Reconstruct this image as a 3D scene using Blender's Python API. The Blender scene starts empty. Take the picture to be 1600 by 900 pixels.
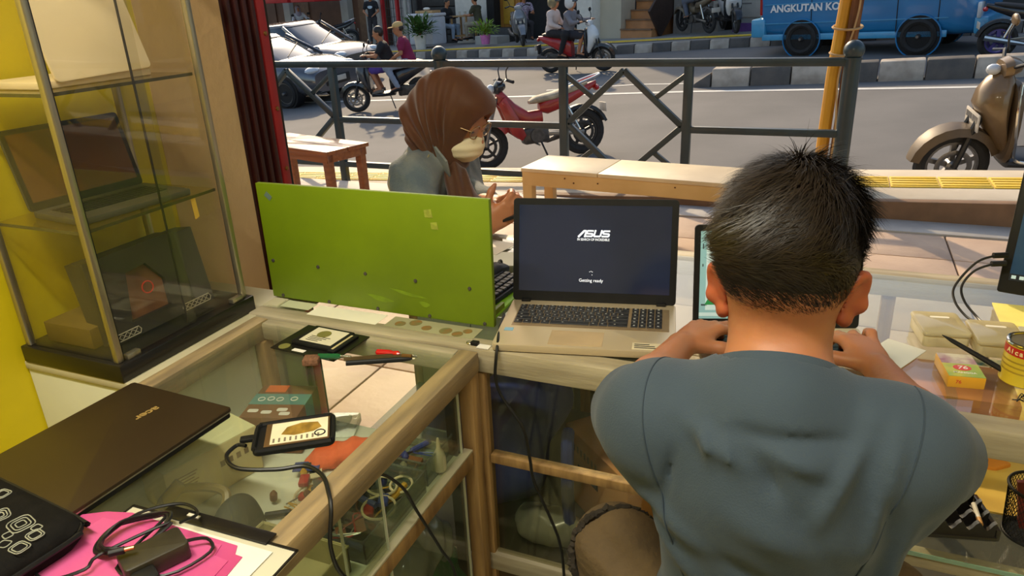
import bpy, bmesh, math, random
import numpy as np
from mathutils import Vector, Matrix, Euler
random.seed(7); np.random.seed(7)
SC = bpy.context.scene
COL = SC.collection
R = math.radians
PI = math.pi

# ------------------------------------------------------------------ camera
# shop frame: X along the front counter (right), Y towards the street, Z up
cam_d = bpy.data.cameras.new('camera'); cam = bpy.data.objects.new('camera', cam_d); COL.objects.link(cam)
cam_d.sensor_width = 36; cam_d.lens = 36 * 1150 / 1600; cam_d.clip_start = .02; cam_d.clip_end = 300
def cam_matrix(pitch=22.0, roll=2.6, yaw=24.0):
    p, r, y = R(pitch), R(roll), R(yaw)
    fw = Vector((-math.sin(y)*math.cos(p), math.cos(y)*math.cos(p), -math.sin(p)))
    r0 = Vector((math.cos(y), math.sin(y), 0)); u0 = r0.cross(fw)
    rx = math.cos(r)*r0 - math.sin(r)*u0; up = math.sin(r)*r0 + math.cos(r)*u0
    m = Matrix((rx, up, -fw)).transposed().to_4x4(); m.translation = (0, 0, 1.5)
    return m
cam.matrix_world = cam_matrix()
SC.camera = cam

# ------------------------------------------------------------------ world, sun, exposure
SUN_AZ, SUN_EL = 33.0, 29.0          # degrees left of +Y, elevation
wd = bpy.data.worlds.new('world'); SC.world = wd; wd.use_nodes = True
wn = wd.node_tree.nodes; wl = wd.node_tree.links
bg = wn['Background']
sky = wn.new('ShaderNodeTexSky'); sky.sky_type = 'NISHITA'; sky.sun_disc = False
sky.sun_elevation = R(SUN_EL); sky.sun_rotation = R(-SUN_AZ); sky.air_density = 1.2; sky.dust_density = 2.5; sky.ozone_density = 1.0
wl.new(sky.outputs[0], bg.inputs[0]); bg.inputs[1].default_value = 0.20
sd = bpy.data.lights.new('sun', 'SUN'); sd.energy = 4.0; sd.angle = R(1.2); sd.color = (1.0, .76, .47)
sun = bpy.data.objects.new('sun', sd); COL.objects.link(sun)
sdir = Vector((-math.sin(R(SUN_AZ))*math.cos(R(SUN_EL)), math.cos(R(SUN_AZ))*math.cos(R(SUN_EL)), math.sin(R(SUN_EL))))
sun.rotation_euler = sdir.to_track_quat('Z', 'Y').to_euler(); sun.location = (-8, 14, 12)
vs = SC.view_settings
vs.view_transform = 'Standard'; vs.look = 'None'; vs.exposure = 0.0; vs.gamma = 1.0; vs.use_curve_mapping = False
def ceiling_light(loc, sx, sy, energy, color):
    d = bpy.data.lights.new('tube_light', 'AREA'); d.shape = 'RECTANGLE'; d.size = sx; d.size_y = sy; d.energy = energy; d.color = color
    o = bpy.data.objects.new('tube_light', d); COL.objects.link(o); o.location = loc
ceiling_light((-.7, .15, 2.62), 1.2, .1, 45, (1.0, .95, .78))
ceiling_light((.9, -.3, 2.62), 1.2, .1, 19, (1.0, .95, .78))

# ------------------------------------------------------------------ materials
def lin(c):
    c = c/255.0
    return c/12.92 if c <= .04045 else ((c+.055)/1.055)**2.4
def rgb(t): return (lin(t[0]), lin(t[1]), lin(t[2]), 1)
MATS = {}
def mat(name, col, rough=.5, metal=0., var=.12, scale=8., bump=0., bscale=None, col2=None, coat=0., sss=0., sheen=0., stretch=None, emit=0., spec=.5, detail=4.):
    """principled material with procedural colour variation (noise between two tones) and optional relief"""
    if name in MATS: return MATS[name]
    m = bpy.data.materials.new(name); m.use_nodes = True; MATS[name] = m
    nt = m.node_tree; b = nt.nodes['Principled BSDF']
    tc = nt.nodes.new('ShaderNodeTexCoord'); mp = nt.nodes.new('ShaderNodeMapping')
    nt.links.new(tc.outputs['Object'], mp.inputs[0])
    if stretch: mp.inputs['Scale'].default_value = stretch
    nz = nt.nodes.new('ShaderNodeTexNoise'); nz.inputs['Scale'].default_value = scale; nz.inputs['Detail'].default_value = detail
    nt.links.new(mp.outputs[0], nz.inputs['Vector'])
    rp = nt.nodes.new('ShaderNodeValToRGB'); c = rgb(col)
    if col2 is None: lo = tuple(x*(1-var) for x in c[:3])+(1,); hi = tuple(min(1, x*(1+var)) for x in c[:3])+(1,)
    else: lo, hi = c, rgb(col2)
    rp.color_ramp.elements[0].position = .35; rp.color_ramp.elements[1].position = .65
    rp.color_ramp.elements[0].color = lo; rp.color_ramp.elements[1].color = hi
    nt.links.new(nz.outputs['Fac'], rp.inputs[0]); nt.links.new(rp.outputs[0], b.inputs['Base Color'])
    b.inputs['Roughness'].default_value = rough; b.inputs['Metallic'].default_value = metal
    b.inputs['Specular IOR Level'].default_value = spec
    b.inputs['Coat Weight'].default_value = coat; b.inputs['Coat Roughness'].default_value = .08
    if sss:
        b.inputs['Subsurface Weight'].default_value = sss; b.inputs['Subsurface Radius'].default_value = (.012, .004, .002); b.inputs['Subsurface Scale'].default_value = 1.0
    if sheen: b.inputs['Sheen Weight'].default_value = sheen; b.inputs['Sheen Roughness'].default_value = .5
    if emit: 
        nt.links.new(rp.outputs[0], b.inputs['Emission Color']); b.inputs['Emission Strength'].default_value = emit
    if bump:
        n2 = nt.nodes.new('ShaderNodeTexNoise'); n2.inputs['Scale'].default_value = bscale or scale*4; n2.inputs['Detail'].default_value = 5
        nt.links.new(mp.outputs[0], n2.inputs['Vector'])
        bp = nt.nodes.new('ShaderNodeBump'); bp.inputs['Strength'].default_value = bump; bp.inputs['Distance'].default_value = .01
        nt.links.new(n2.outputs['Fac'], bp.inputs['Height']); nt.links.new(bp.outputs[0], b.inputs['Normal'])
    return m
def glass(name, tint=(235, 245, 238), base=.05, edge=.75, rough=.02, power=4.0, haze=0., hazecol=(200, 200, 190)):
    """thin pane: transparent, reflecting more at grazing angles; haze = a film of dust"""
    if name in MATS: return MATS[name]
    m = bpy.data.materials.new(name); m.use_nodes = True; MATS[name] = m
    nt = m.node_tree; nt.nodes.remove(nt.nodes['Principled BSDF']); out = nt.nodes['Material Output']
    t = nt.nodes.new('ShaderNodeBsdfTransparent'); t.inputs[0].default_value = rgb(tint)
    g = nt.nodes.new('ShaderNodeBsdfGlossy'); g.inputs['Roughness'].default_value = rough
    lw = nt.nodes.new('ShaderNodeLayerWeight'); lw.inputs['Blend'].default_value = .5
    pw = nt.nodes.new('ShaderNodeMath'); pw.operation = 'POWER'; pw.inputs[1].default_value = power
    ma = nt.nodes.new('ShaderNodeMath'); ma.operation = 'MULTIPLY_ADD'; ma.inputs[1].default_value = edge; ma.inputs[2].default_value = base
    mx = nt.nodes.new('ShaderNodeMixShader')
    nt.links.new(lw.outputs['Facing'], pw.inputs[0]); nt.links.new(pw.outputs[0], ma.inputs[0]); nt.links.new(ma.outputs[0], mx.inputs[0])
    nt.links.new(t.outputs[0], mx.inputs[1]); nt.links.new(g.outputs[0], mx.inputs[2])
    last = mx
    if haze:
        d = nt.nodes.new('ShaderNodeBsdfDiffuse'); d.inputs[0].default_value = rgb(hazecol)
        nz = nt.nodes.new('ShaderNodeTexNoise'); nz.inputs['Scale'].default_value = 7; tc = nt.nodes.new('ShaderNodeTexCoord'); nt.links.new(tc.outputs['Object'], nz.inputs['Vector'])
        mm = nt.nodes.new('ShaderNodeMath'); mm.operation = 'MULTIPLY'; mm.inputs[1].default_value = haze*2; nt.links.new(nz.outputs['Fac'], mm.inputs[0])
        m2 = nt.nodes.new('ShaderNodeMixShader'); nt.links.new(mm.outputs[0], m2.inputs[0]); nt.links.new(mx.outputs[0], m2.inputs[1]); nt.links.new(d.outputs[0], m2.inputs[2]); last = m2
    nt.links.new(last.outputs[0], out.inputs[0])
    return m
def wood(name, c1, c2, axis='X', scale=6., rough=.55, coat=0.):
    if name in MATS: return MATS[name]
    st = {'X': (1, 9, 9), 'Y': (9, 1, 9), 'Z': (9, 9, 1)}[axis]
    return mat(name, c1, rough, col2=c2, scale=scale, stretch=st, bump=.12, bscale=scale*5, coat=coat, detail=8)

# ------------------------------------------------------------------ geometry helpers
class MB:
    def __init__(s): s.v = []; s.f = []
    def add(s, vs, fs):
        o = len(s.v); s.v += [tuple(map(float, v)) for v in vs]; s.f += [tuple(i+o for i in f) for f in fs]; return s
    def box(s, lo, hi, m=None):
        x0, y0, z0 = lo; x1, y1, z1 = hi
        vs = [(x0,y0,z0),(x1,y0,z0),(x1,y1,z0),(x0,y1,z0),(x0,y0,z1),(x1,y0,z1),(x1,y1,z1),(x0,y1,z1)]
        if m is not None: vs = [tuple(m @ Vector(v)) for v in vs]
        return s.add(vs, [(3,2,1,0),(4,5,6,7),(0,1,5,4),(1,2,6,5),(2,3,7,6),(3,0,4,7)])
    def bar(s, a, b, w, h, up=(0,0,1)):
        """rectangular bar from a to b, width w (sideways), height h (towards up)"""
        a, b = Vector(a), Vector(b); d = (b-a); L = d.length; d.normalize(); u = Vector(up)
        if abs(d.dot(u)) > .99: u = Vector((1,0,0))
        sd_ = d.cross(u).normalized(); u = sd_.cross(d)
        m = Matrix((d, sd_, u)).transposed().to_4x4(); m.translation = a
        return s.box((0,-w/2,-h/2), (L,w/2,h/2), m)
    def ring(s, rings, cap=True, closed=False):
        n = len(rings[0]); vs = [p for r in rings for p in r]; fs = []
        k = len(rings)
        for i in range(k if closed else k-1):
            a = i*n; b = ((i+1) % k)*n
            for j in range(n):
                j2 = (j+1) % n; fs.append((a+j, a+j2, b+j2, b+j))
        if cap and not closed: fs.append(tuple(range(n-1,-1,-1))); fs.append(tuple(range((k-1)*n, k*n)))
        return s.add(vs, fs)
    def tube(s, path, r, n=8, cap=True, closed=False):
        P = [Vector(p) for p in path]; k = len(P); rr = r if hasattr(r, '__len__') else [r]*k
        rings = []; prev = None
        for i in range(k):
            if closed: d = P[(i+1) % k]-P[i-1]
            else: d = P[min(i+1, k-1)]-P[max(i-1, 0)]
            d.normalize()
            if prev is None:
                u = Vector((0,0,1)) if abs(d.z) < .9 else Vector((1,0,0)); x = d.cross(u).normalized()
            else: x = (prev - d*prev.dot(d)).normalized()
            prev = x; y = d.cross(x)
            rings.append([P[i]+x*(rr[i]*math.cos(2*PI*j/n))+y*(rr[i]*math.sin(2*PI*j/n)) for j in range(n)])
        return s.ring(rings, cap, closed)
    def cyl(s, a, b, r, r2=None, n=12): return s.tube([a, b], [r, r if r2 is None else r2], n)
    def lathe(s, prof, n=16, m=None, cap=True):
        """prof: (radius, z) pairs, around local Z"""
        rings = [[(r*math.cos(2*PI*j/n), r*math.sin(2*PI*j/n), z) for j in range(n)] for r, z in prof]
        if m is not None: rings = [[tuple(m @ Vector(p)) for p in r] for r in rings]
        return s.ring(rings, cap)
    def torus(s, R_, r, n=24, k=8, m=None, flat=1.):
        rings = []
        for i in range(n):
            a = 2*PI*i/n
            q = [((R_+r*math.cos(2*PI*j/k))*math.cos(a), (R_+r*math.cos(2*PI*j/k))*math.sin(a), flat*r*math.sin(2*PI*j/k)) for j in range(k)]
            rings.append([tuple(m @ Vector(p)) for p in q] if m is not None else q)
        return s.ring(rings, closed=True)
    def ell(s, c, r, n=12, k=8, m=None):
        rings = []
        for i in range(1, k):
            t = PI*i/k
            q = [(c[0]+r[0]*math.sin(t)*math.cos(2*PI*j/n), c[1]+r[1]*math.sin(t)*math.sin(2*PI*j/n), c[2]-r[2]*math.cos(t)) for j in range(n)]
            rings.append([tuple(m @ Vector(p)) for p in q] if m is not None else q)
        return s.ring(rings)
    def prism(s, poly, a, b, m=None):
        """poly in local XY extruded z a..b"""
        n = len(poly); vs = [(x,y,a) for x,y in poly]+[(x,y,b) for x,y in poly]
        if m is not None: vs = [tuple(m @ Vector(v)) for v in vs]
        return s.add(vs, [tuple(range(n-1,-1,-1)), tuple(range(n,2*n))]+[(i,(i+1)%n,n+(i+1)%n,n+i) for i in range(n)])
    def build(s, name, m, parent=None, bev=0., smooth=30, seg=2, loc=None, rot=None):
        me = bpy.data.meshes.new(name); me.from_pydata(s.v, [], s.f)
        bm = bmesh.new(); bm.from_mesh(me); bmesh.ops.recalc_face_normals(bm, faces=bm.faces)
        if bev: bmesh.ops.bevel(bm, geom=[e for e in bm.edges if len(e.link_faces) == 2 and e.calc_face_angle(0) > .6], offset=bev, segments=seg, profile=.5, affect='EDGES', clamp_overlap=True)
        bm.to_mesh(me); bm.free()
        return mesh_obj(name, me, m, parent, smooth, loc, rot)
def mesh_obj(name, me, m, parent=None, smooth=30, loc=None, rot=None):
    if m is not None: me.materials.append(m)
    if smooth:
        me.polygons.foreach_set('use_smooth', [True]*len(me.polygons)); me.set_sharp_from_angle(angle=R(smooth))
    o = bpy.data.objects.new(name, me); COL.objects.link(o)
    if parent is not None: o.parent = parent
    if loc is not None: o.location = loc
    if rot is not None: o.rotation_euler = rot
    return o
def box(name, lo, hi, m, parent=None, bev=0., loc=None, rot=None): return MB().box(lo, hi).build(name, m, parent, bev, loc=loc, rot=rot)
def tube(name, path, r, m, parent=None, n=8): return MB().tube(path, r, n).build(name, m, parent)
def share(name, o, parent, loc, rot=None):
    c = bpy.data.objects.new(name, o.data); COL.objects.link(c); c.parent = parent; c.location = loc
    if rot is not None: c.rotation_euler = rot
    return c
def thing(name, label, cat, loc=(0,0,0), rz=0., group=None, mw=None):
    o = bpy.data.objects.new(name, None); COL.objects.link(o); o.empty_display_size = .05
    if mw is not None: o.matrix_world = mw
    else: o.location = loc; o.rotation_euler = (0, 0, R(rz))
    return tag(o, label, cat, group)
def tag(o, label, cat, group=None):
    o['label'] = label; o['category'] = cat
    if group: o['group'] = group
    return o
def struct(o, label=None):
    o['kind'] = 'structure'
    if label: o['label'] = label
    return o
def rrect(w, h, r, n=5):
    """rounded rectangle polygon centred on 0"""
    out = []
    for cx, cy, a0 in ((w/2-r, h/2-r, 0), (-w/2+r, h/2-r, 90), (-w/2+r, -h/2+r, 180), (w/2-r, -h/2+r, 270)):
        for i in range(n): a = R(a0+90*i/(n-1)); out.append((cx+r*math.cos(a), cy+r*math.sin(a)))
    return out
def sring(x, y, z, hw, hh, n=16, e=2.6, axis='X'):
    """superellipse ring around a point; axis = direction of the loft"""
    out = []
    for j in range(n):
        a = 2*PI*j/n; c, s_ = math.cos(a), math.sin(a)
        u = hw*math.copysign(abs(c)**(2/e), c); v = hh*math.copysign(abs(s_)**(2/e), s_)
        out.append((x, y+u, z+v) if axis == 'X' else ((x+u, y, z+v) if axis == 'Y' else (x+u, y+v, z)))
    return out
def smooth_path(pts, n=8, closed=False):
    P = [Vector(p) for p in pts]; out = []
    k = len(P)
    for i in range(k if closed else k-1):
        if closed: a, b, c, d = P[i-1], P[i], P[(i+1) % k], P[(i+2) % k]
        else: a, b, c, d = P[max(i-1,0)], P[i], P[i+1], P[min(i+2,k-1)]
        for j in range(n):
            t = j/n; out.append(.5*((2*b)+(c-a)*t+(2*a-5*b+4*c-d)*t*t+(3*b-a-3*c+d)*t**3))
    if not closed: out.append(P[-1])
    return out
def text(name, s, size, m, parent, mw, ext=.0004, bold=0., shear=0., sx=1., align='CENTER', spacing=1.):
    cu = bpy.data.curves.new(name, 'FONT'); cu.body = s; cu.size = size; cu.extrude = ext; cu.offset = bold; cu.shear = shear
    cu.align_x = align; cu.align_y = 'CENTER'; cu.space_character = spacing; cu.resolution_u = 3
    t = bpy.data.objects.new(name, cu); COL.objects.link(t); bpy.context.view_layer.update()
    me = bpy.data.meshes.new_from_object(t); bpy.data.objects.remove(t); bpy.data.curves.remove(cu)
    for v in me.vertices: v.co = mw @ Vector((v.co.x*sx, v.co.y, v.co.z))
    me.materials.clear()
    return mesh_obj(name, me, m, parent, 0)
def frame(o, x, y):
    """4x4 with local X, Y given, Z = X x Y"""
    x, y = Vector(x).normalized(), Vector(y).normalized(); z = x.cross(y)
    m = Matrix((x, y, z)).transposed().to_4x4(); m.translation = o; return m

# ------------------------------------------------------------------ signed distance modelling (bodies, cloth)
def V3(*a): return np.array(a, float)
def cap(a, b, ra, rb=None): return ('c', np.array(a, float), np.array(b, float), ra, ra if rb is None else rb)
def eli(c, r, rot=None): return ('e', np.array(c, float), np.array(r, float), None if rot is None else np.array(rot.to_3x3() if hasattr(rot, 'to_3x3') else rot))
def sd(pr, P):
    if pr[0] == 'c':
        _, a, b, ra, rb = pr; ab = b-a; t = np.clip(((P-a)@ab)/max(ab@ab, 1e-9), 0, 1)
        return np.linalg.norm(P-a-t[:,None]*ab, axis=1)-(ra+(rb-ra)*t)
    _, c, r, M_ = pr; q = P-c
    if M_ is not None: q = q@M_
    k0 = np.linalg.norm(q/r, axis=1); k1 = np.linalg.norm(q/(r*r), axis=1)
    return k0*(k0-1)/np.maximum(k1, 1e-6)
def smin(a, b, k):
    h = np.clip(.5+.5*(b-a)/k, 0, 1); return b+(a-b)*h-k*h*(1-h)
def field(prims, k=.02, P=None):
    d = None
    for p in prims:
        kk = k
        if isinstance(p, dict): kk = p['k']; p = p['p']
        x = sd(p, P); d = x if d is None else smin(d, x, kk)
    return d
def pbox(p):
    if p[0] == 'c': r = max(p[3], p[4]); return np.minimum(p[1], p[2])-r, np.maximum(p[1], p[2])+r
    r = max(p[2]); return p[1]-r, p[1]+r
def field_grid(prims, k, ax):
    """smooth union evaluated only where each piece can matter"""
    D = np.full([len(a) for a in ax], 1.)
    for p in prims:
        kk = k
        if isinstance(p, dict): kk = p['k']; p = p['p']
        lo, hi = pbox(p); m = kk+.035; sl = tuple(slice(int(np.searchsorted(a, lo[i]-m)), int(np.searchsorted(a, hi[i]+m))) for i, a in enumerate(ax))
        if any(q.stop <= q.start for q in sl): continue
        g = np.stack(np.meshgrid(*[a[q] for a, q in zip(ax, sl)], indexing='ij'), -1); x = sd(p, g.reshape(-1, 3)).reshape(g.shape[:3]); D[sl] = smin(D[sl], x, kk)
    return D
def surf(gfn, lo, hi, h):
    """surface nets: one continuous quad mesh of fn = 0"""
    n = [int(math.ceil((hi[i]-lo[i])/h))+1 for i in range(3)]
    D = gfn([lo[i]+h*np.arange(n[i]) for i in range(3)]); S = D < 0
    sl = (slice(None, -1), slice(1, None)); cnt = np.zeros([x-1 for x in n], int)
    for i in (0,1):
        for j in (0,1):
            for k in (0,1): cnt += S[sl[i], sl[j], sl[k]]
    act = (cnt > 0) & (cnt < 8); acc = np.zeros(act.shape+(3,)); num = np.zeros(act.shape)
    for ax in range(3):
        o1, o2 = [i for i in range(3) if i != ax]
        for a in (0,1):
            for b in (0,1):
                i0 = [None]*3; i0[ax] = sl[0]; i0[o1] = sl[a]; i0[o2] = sl[b]; i1 = list(i0); i1[ax] = sl[1]
                d0, d1 = D[tuple(i0)], D[tuple(i1)]; m = (d0 < 0) != (d1 < 0)
                t = np.where(m, d0/np.where(m, d0-d1, 1), 0)
                acc[..., ax] += t; acc[..., o1] += m*a; acc[..., o2] += m*b; num += m
    idx = -np.ones(act.shape, int); cells = np.argwhere(act); idx[act] = np.arange(len(cells))
    V = np.array(lo)+h*(cells+acc[act]/num[act][:, None]); F_ = []
    for ax in range(3):
        o1, o2 = [(1,2),(2,0),(0,1)][ax]
        i0 = [slice(None)]*3; i0[ax] = sl[0]; i1 = [slice(None)]*3; i1[ax] = sl[1]
        e = S[tuple(i0)] != S[tuple(i1)]; s0 = S[tuple(i0)]
        c = np.argwhere(e); c = c[(c[:, o1] > 0) & (c[:, o2] > 0) & (c[:, o1] < n[o1]-1) & (c[:, o2] < n[o2]-1)]
        if not len(c): continue
        fl = s0[tuple(c.T)]
        def g(a, b): q = c.copy(); q[:, o1] -= a; q[:, o2] -= b; return idx[tuple(q.T)]
        q = np.stack([g(1,1), g(0,1), g(0,0), g(1,0)], 1); q[~fl] = q[~fl][:, ::-1]; F_.append(q)
    F_ = np.concatenate(F_); F_ = F_[(F_ >= 0).all(1)]
    return V, F_
def sdf_obj(name, prims, m, parent=None, h=.01, k=.02, pad=.03, post=None, relax=1, clip=None):
    los, his = [], []
    for p in prims:
        p = p['p'] if isinstance(p, dict) else p
        if p[0] == 'c': r = max(p[3], p[4]); los += [np.minimum(p[1], p[2])-r]; his += [np.maximum(p[1], p[2])+r]
        else: r = max(p[2]); los += [p[1]-r]; his += [p[1]+r]
    lo = np.min(los, 0)-pad; hi = np.max(his, 0)+pad
    if clip is not None: lo = np.maximum(lo, clip[0]); hi = np.minimum(hi, clip[1])
    def gfn(ax):
        D = field_grid(prims, k, ax)
        if post:
            w = np.argwhere(D < .06); P = np.stack([ax[i][w[:, i]] for i in range(3)], 1); D[tuple(w.T)] = post(P, D[tuple(w.T)])
        return D
    V, F_ = surf(gfn, lo, hi, h)
    for _ in range(relax):
        s_ = np.zeros_like(V); c = np.zeros(len(V))
        for a in range(4):
            b = (a+1) % 4; np.add.at(s_, F_[:, a], V[F_[:, b]]); np.add.at(s_, F_[:, b], V[F_[:, a]]); np.add.at(c, F_[:, a], 1); np.add.at(c, F_[:, b], 1)
        V = .5*V+.5*s_/np.maximum(c, 1)[:, None]
    me = bpy.data.meshes.new(name); me.from_pydata(V.tolist(), [], F_.tolist()); me.update()
    return mesh_obj(name, me, m, parent, 180)

# ================================================================== the setting
RA, RB, RC = -.83, .05175, .05588
def road_z(x, y): return RA+RB*x+RC*y
def side_z(x): return .115+.045*x
ROAD_N = Vector((-RB, -RC, 1)).normalized()
def on_road(x, y, heading, dz=0., lean=0.):
    """matrix of a vehicle standing on the sloping road; heading in degrees from +X"""
    f = Vector((math.cos(R(heading)), math.sin(R(heading)), 0)); f = (f-ROAD_N*f.dot(ROAD_N)).normalized(); l = ROAD_N.cross(f)
    m = Matrix((f, l, ROAD_N)).transposed().to_4x4() @ Matrix.Rotation(R(lean), 4, 'X'); m.translation = (x, y, road_z(x, y)+dz); return m

m_yellow = mat('yellow_wall_paint', (214, 192, 14), .55, var=.07, scale=3, bump=.1, bscale=30)
m_plaster = mat('beige_plaster', (205, 172, 130), .8, var=.06, scale=5, bump=.25, bscale=40)
m_white = mat('white_wall_paint', (205, 200, 175), .7, var=.05, scale=3)
m_tile = mat('white_floor_tile', (196, 194, 172), .3, var=.06, scale=5)
m_maroon = mat('dark_maroon_metal', (52, 14, 12), .45, var=.25, scale=12, stretch=(4,4,.4))
m_red = mat('red_channel_paint', (150, 34, 38), .45, var=.15, scale=8)
m_ceil = mat('ceiling_board', (190, 185, 165), .9, var=.03)
m_asph = mat('asphalt', (104, 103, 102), .85, col2=(118, 116, 114), scale=.7, bump=.25, bscale=60, detail=9)
m_pave = mat('pale_sidewalk_stone', (196, 182, 158), .8, col2=(216, 203, 180), scale=2.2, bump=.15, bscale=30)
m_terr = mat('terrace_tile', (196, 170, 146), .6, col2=(176, 150, 130), scale=3, bump=.3, bscale=25)
m_ledge = mat('grey_step_stone', (176, 172, 166), .65, var=.1, scale=4, bump=.15)
m_brownstep = mat('brown_step_riser', (128, 98, 72), .75, var=.15, scale=6)
m_tact = mat('yellow_tactile_paint', (236, 196, 40), .6, col2=(222, 190, 70), scale=6, bump=.1)
m_kw = mat('white_kerb_paint', (196, 186, 172), .8, col2=(160, 148, 134), scale=4, bump=.3, bscale=20)
m_kb = mat('black_kerb_paint', (84, 82, 80), .8, col2=(104, 98, 92), scale=4, bump=.3, bscale=20)
m_line = mat('road_marking', (226, 224, 216), .7, var=.06, scale=5)
m_farpave = mat('far_sidewalk', (150, 146, 140), .85, var=.08, scale=1.5)
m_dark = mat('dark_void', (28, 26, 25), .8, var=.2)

# shop floor with tiles
fl = struct(box('floor', (-1.5, -2.2, -.06), (2.6, 1.8, -.012), mat('tile_grout', (130, 126, 112), .8)))
t0 = None
for i in range(14):
    for j in range(13):
        lo = (-1.45+.3*i, -2.1+.3*j)
        if lo[0] > 2.5 or lo[1] > 1.6: continue
        if t0 is None: t0 = box('floor_tile', (.002, .002, -.012), (.298, .298, 0), m_tile, fl, .0015); t0.location = (lo[0], lo[1], 0)
        else: share('floor_tile', t0, fl, (lo[0], lo[1], 0))
struct(box('wall_left', (-1.6, -2.2, 0), (-1.45, 1.27, 2.65), m_yellow))
pil = struct(box('wall_pillar', (-1.6, 1.27, 0), (-1.449, 1.53, 2.65), m_plaster))
struct(box('wall_right', (2.6, -2.2, 0), (2.75, 1.7, 2.65), m_yellow))
struct(box('wall_back', (-1.6, -2.35, 0), (2.75, -2.2, 2.65), m_white))
struct(box('ceiling', (-1.6, -2.35, 2.65), (2.75, 1.7, 2.75), m_ceil))
struct(box('wall_facade', (-5.2, 1.705, 0), (-1.62, 1.80, 2.9), m_plaster))
aw = struct(MB().prism([(1.7, 2.62), (3.7, 2.355), (3.7, 2.415), (1.7, 2.68)], -5.2, 4.5, Matrix(((0,0,1,0),(1,0,0,0),(0,1,0,0),(0,0,0,1)))).build('awning', mat('awning_sheet', (120, 122, 120), .6), None))  # unseen; reach and width set to keep sun off the case and laptop deck
# roller-door guide: dark channel with ribs and a red edge strip
ch = struct(thing('door_1', 'dark maroon roller door channel with red edge', 'door')); del ch['category']
MB().box((-1.55, 1.53, 0), (-1.452, 1.662, 2.65)).build('channel', m_maroon, ch, .004)
for y in (1.545, 1.575, 1.605, 1.635): MB().box((-1.456, y, 0), (-1.440, y+.014, 2.65)).build('channel_rib', m_maroon, ch, .003)
MB().box((-1.55, 1.662, 0), (-1.446, 1.694, 2.65)).build('red_strip', m_red, ch, .003)
MB().box((-1.55, 1.694, 0), (-1.450, 1.705, 2.65)).build('strip_edge', m_dark, ch)
bz = None
for z in (.62, .86, 1.05, 1.22, 1.42):
    b_ = MB().lathe([(.0001, 0), (.006, 0), (.006, .004), (.0001, .006)], 8, Matrix.Rotation(R(90), 4, 'Y')).build('rivet', mat('brass', (150, 110, 60), .4, .8), ch) if bz is None else share('rivet', bz, ch, (0,0,0))
    b_.location = (-1.446, 1.678, z); bz = bz or b_
# tubes on the ceiling (the lamps that light the room)
for x, y in ((-.7, .15), (.9, -.3)):
    lt = thing('ceiling_tube_lamp', 'fluorescent batten on the ceiling behind the viewer' if x < 0 else 'fluorescent batten on the ceiling right of the viewer', 'lamp', (x, y, 2.65))
    MB().box((-.62, -.03, -.025), (.62, .03, 0)).build('batten', m_ceil, lt, .004)

# terrace in front of the shop, step and sidewalk
MB().box((-5.5, 1.8, -.25), (6, 5.0, -.012)).build('floor_terrace', mat('terrace_grout', (96, 76, 62), .9), None)
ter = bpy.data.objects['floor_terrace']; struct(ter)
t0 = None
for i in range(18):
    for j in range(6):
        x, y = -5.3+.6*i, 1.85+.53*j
        if t0 is None: t0 = box('terrace_tile', (.004, .004, -.012), (.594, .524, 0), m_terr, ter, .003); t0.location = (x, y, 0)
        else: share('terrace_tile', t0, ter, (x, y, 0))
def slab(name, x0, x1, y0, y1, zf, th, m, parent=None, nx=1, bev=0.):
    b = MB(); b.add([(x0,y0,zf(x0)-th),(x1,y0,zf(x1)-th),(x1,y1,zf(x1)-th),(x0,y1,zf(x0)-th),(x0,y0,zf(x0)),(x1,y0,zf(x1)),(x1,y1,zf(x1)),(x0,y1,zf(x0))],
                    [(3,2,1,0),(4,5,6,7),(0,1,5,4),(1,2,6,5),(2,3,7,6),(3,0,4,7)])
    return b.build(name, m, parent, bev)
st = struct(slab('floor_step', -5.5, 6, 4.95, 5.25, lambda x: .012, .2, m_ledge, bev=.006))
struct(slab('trim_1', -5.5, 6, 5.2, 5.28, lambda x: side_z(x)-.004, .3, m_brownstep, bev=.006))
sw = struct(slab('floor_sidewalk', -9, 9, 5.27, 6.12, side_z, .7, m_pave, bev=.015))
tb = None
for i in range(46):
    x = -6.3+.305*i
    if tb is None:
        b = MB().box((0, 0, -.005), (.298, .298, .008))
        for k in range(4): b.box((.01, .03+.068*k, .008), (.288, .058+.068*k, .013))
        tb = b.build('tactile_tile', m_tact, sw, .0015); o = tb
    else: o = share('tactile_tile', tb, sw, (0,0,0))
    o.location = (x, 5.56, side_z(x)); o.rotation_euler = (0, -math.atan(.045), 0)
# near carriageway and far side
rdm = MB(); xs = [-60, -30, -15, -8, -4, 0, 4, 8, 16, 40]; ys = [5.9, 8, 11, 14, 17, 20, 24, 30, 40]
rdm.add([(x, y, road_z(x, y)) for y in ys for x in xs], [(j*len(xs)+i, j*len(xs)+i+1, (j+1)*len(xs)+i+1, (j+1)*len(xs)+i) for j in range(len(ys)-1) for i in range(len(xs)-1)])
rd = struct(rdm.build('floor_road', m_asph, None))
def strip(name, pts, w, m, parent, lift=.005):
    b = MB(); L = []
    for i, p in enumerate(pts):
        a = Vector(pts[max(i-1, 0)]); c = Vector(pts[min(i+1, len(pts)-1)]); d = (c-a).normalized(); n = Vector((-d.y, d.x))*w/2
        for s in (1, -1): q = Vector(p)+n*s; L.append((q.x, q.y, road_z(q.x, q.y)+lift))
    return b.add(L, [(2*i, 2*i+1, 2*i+3, 2*i+2) for i in range(len(pts)-1)]).build(name, m, parent)
strip('lane_line', [(-14, 13.9), (-6, 13.25), (-2.3, 12.98), (1.6, 12.42), (5, 12.1), (14, 11.4)], .13, m_line, rd)
strip('lane_line', [(-5.2, 13.75), (-3.4, 13.93), (-2.4, 13.75)], .08, m_line, rd)
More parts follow.
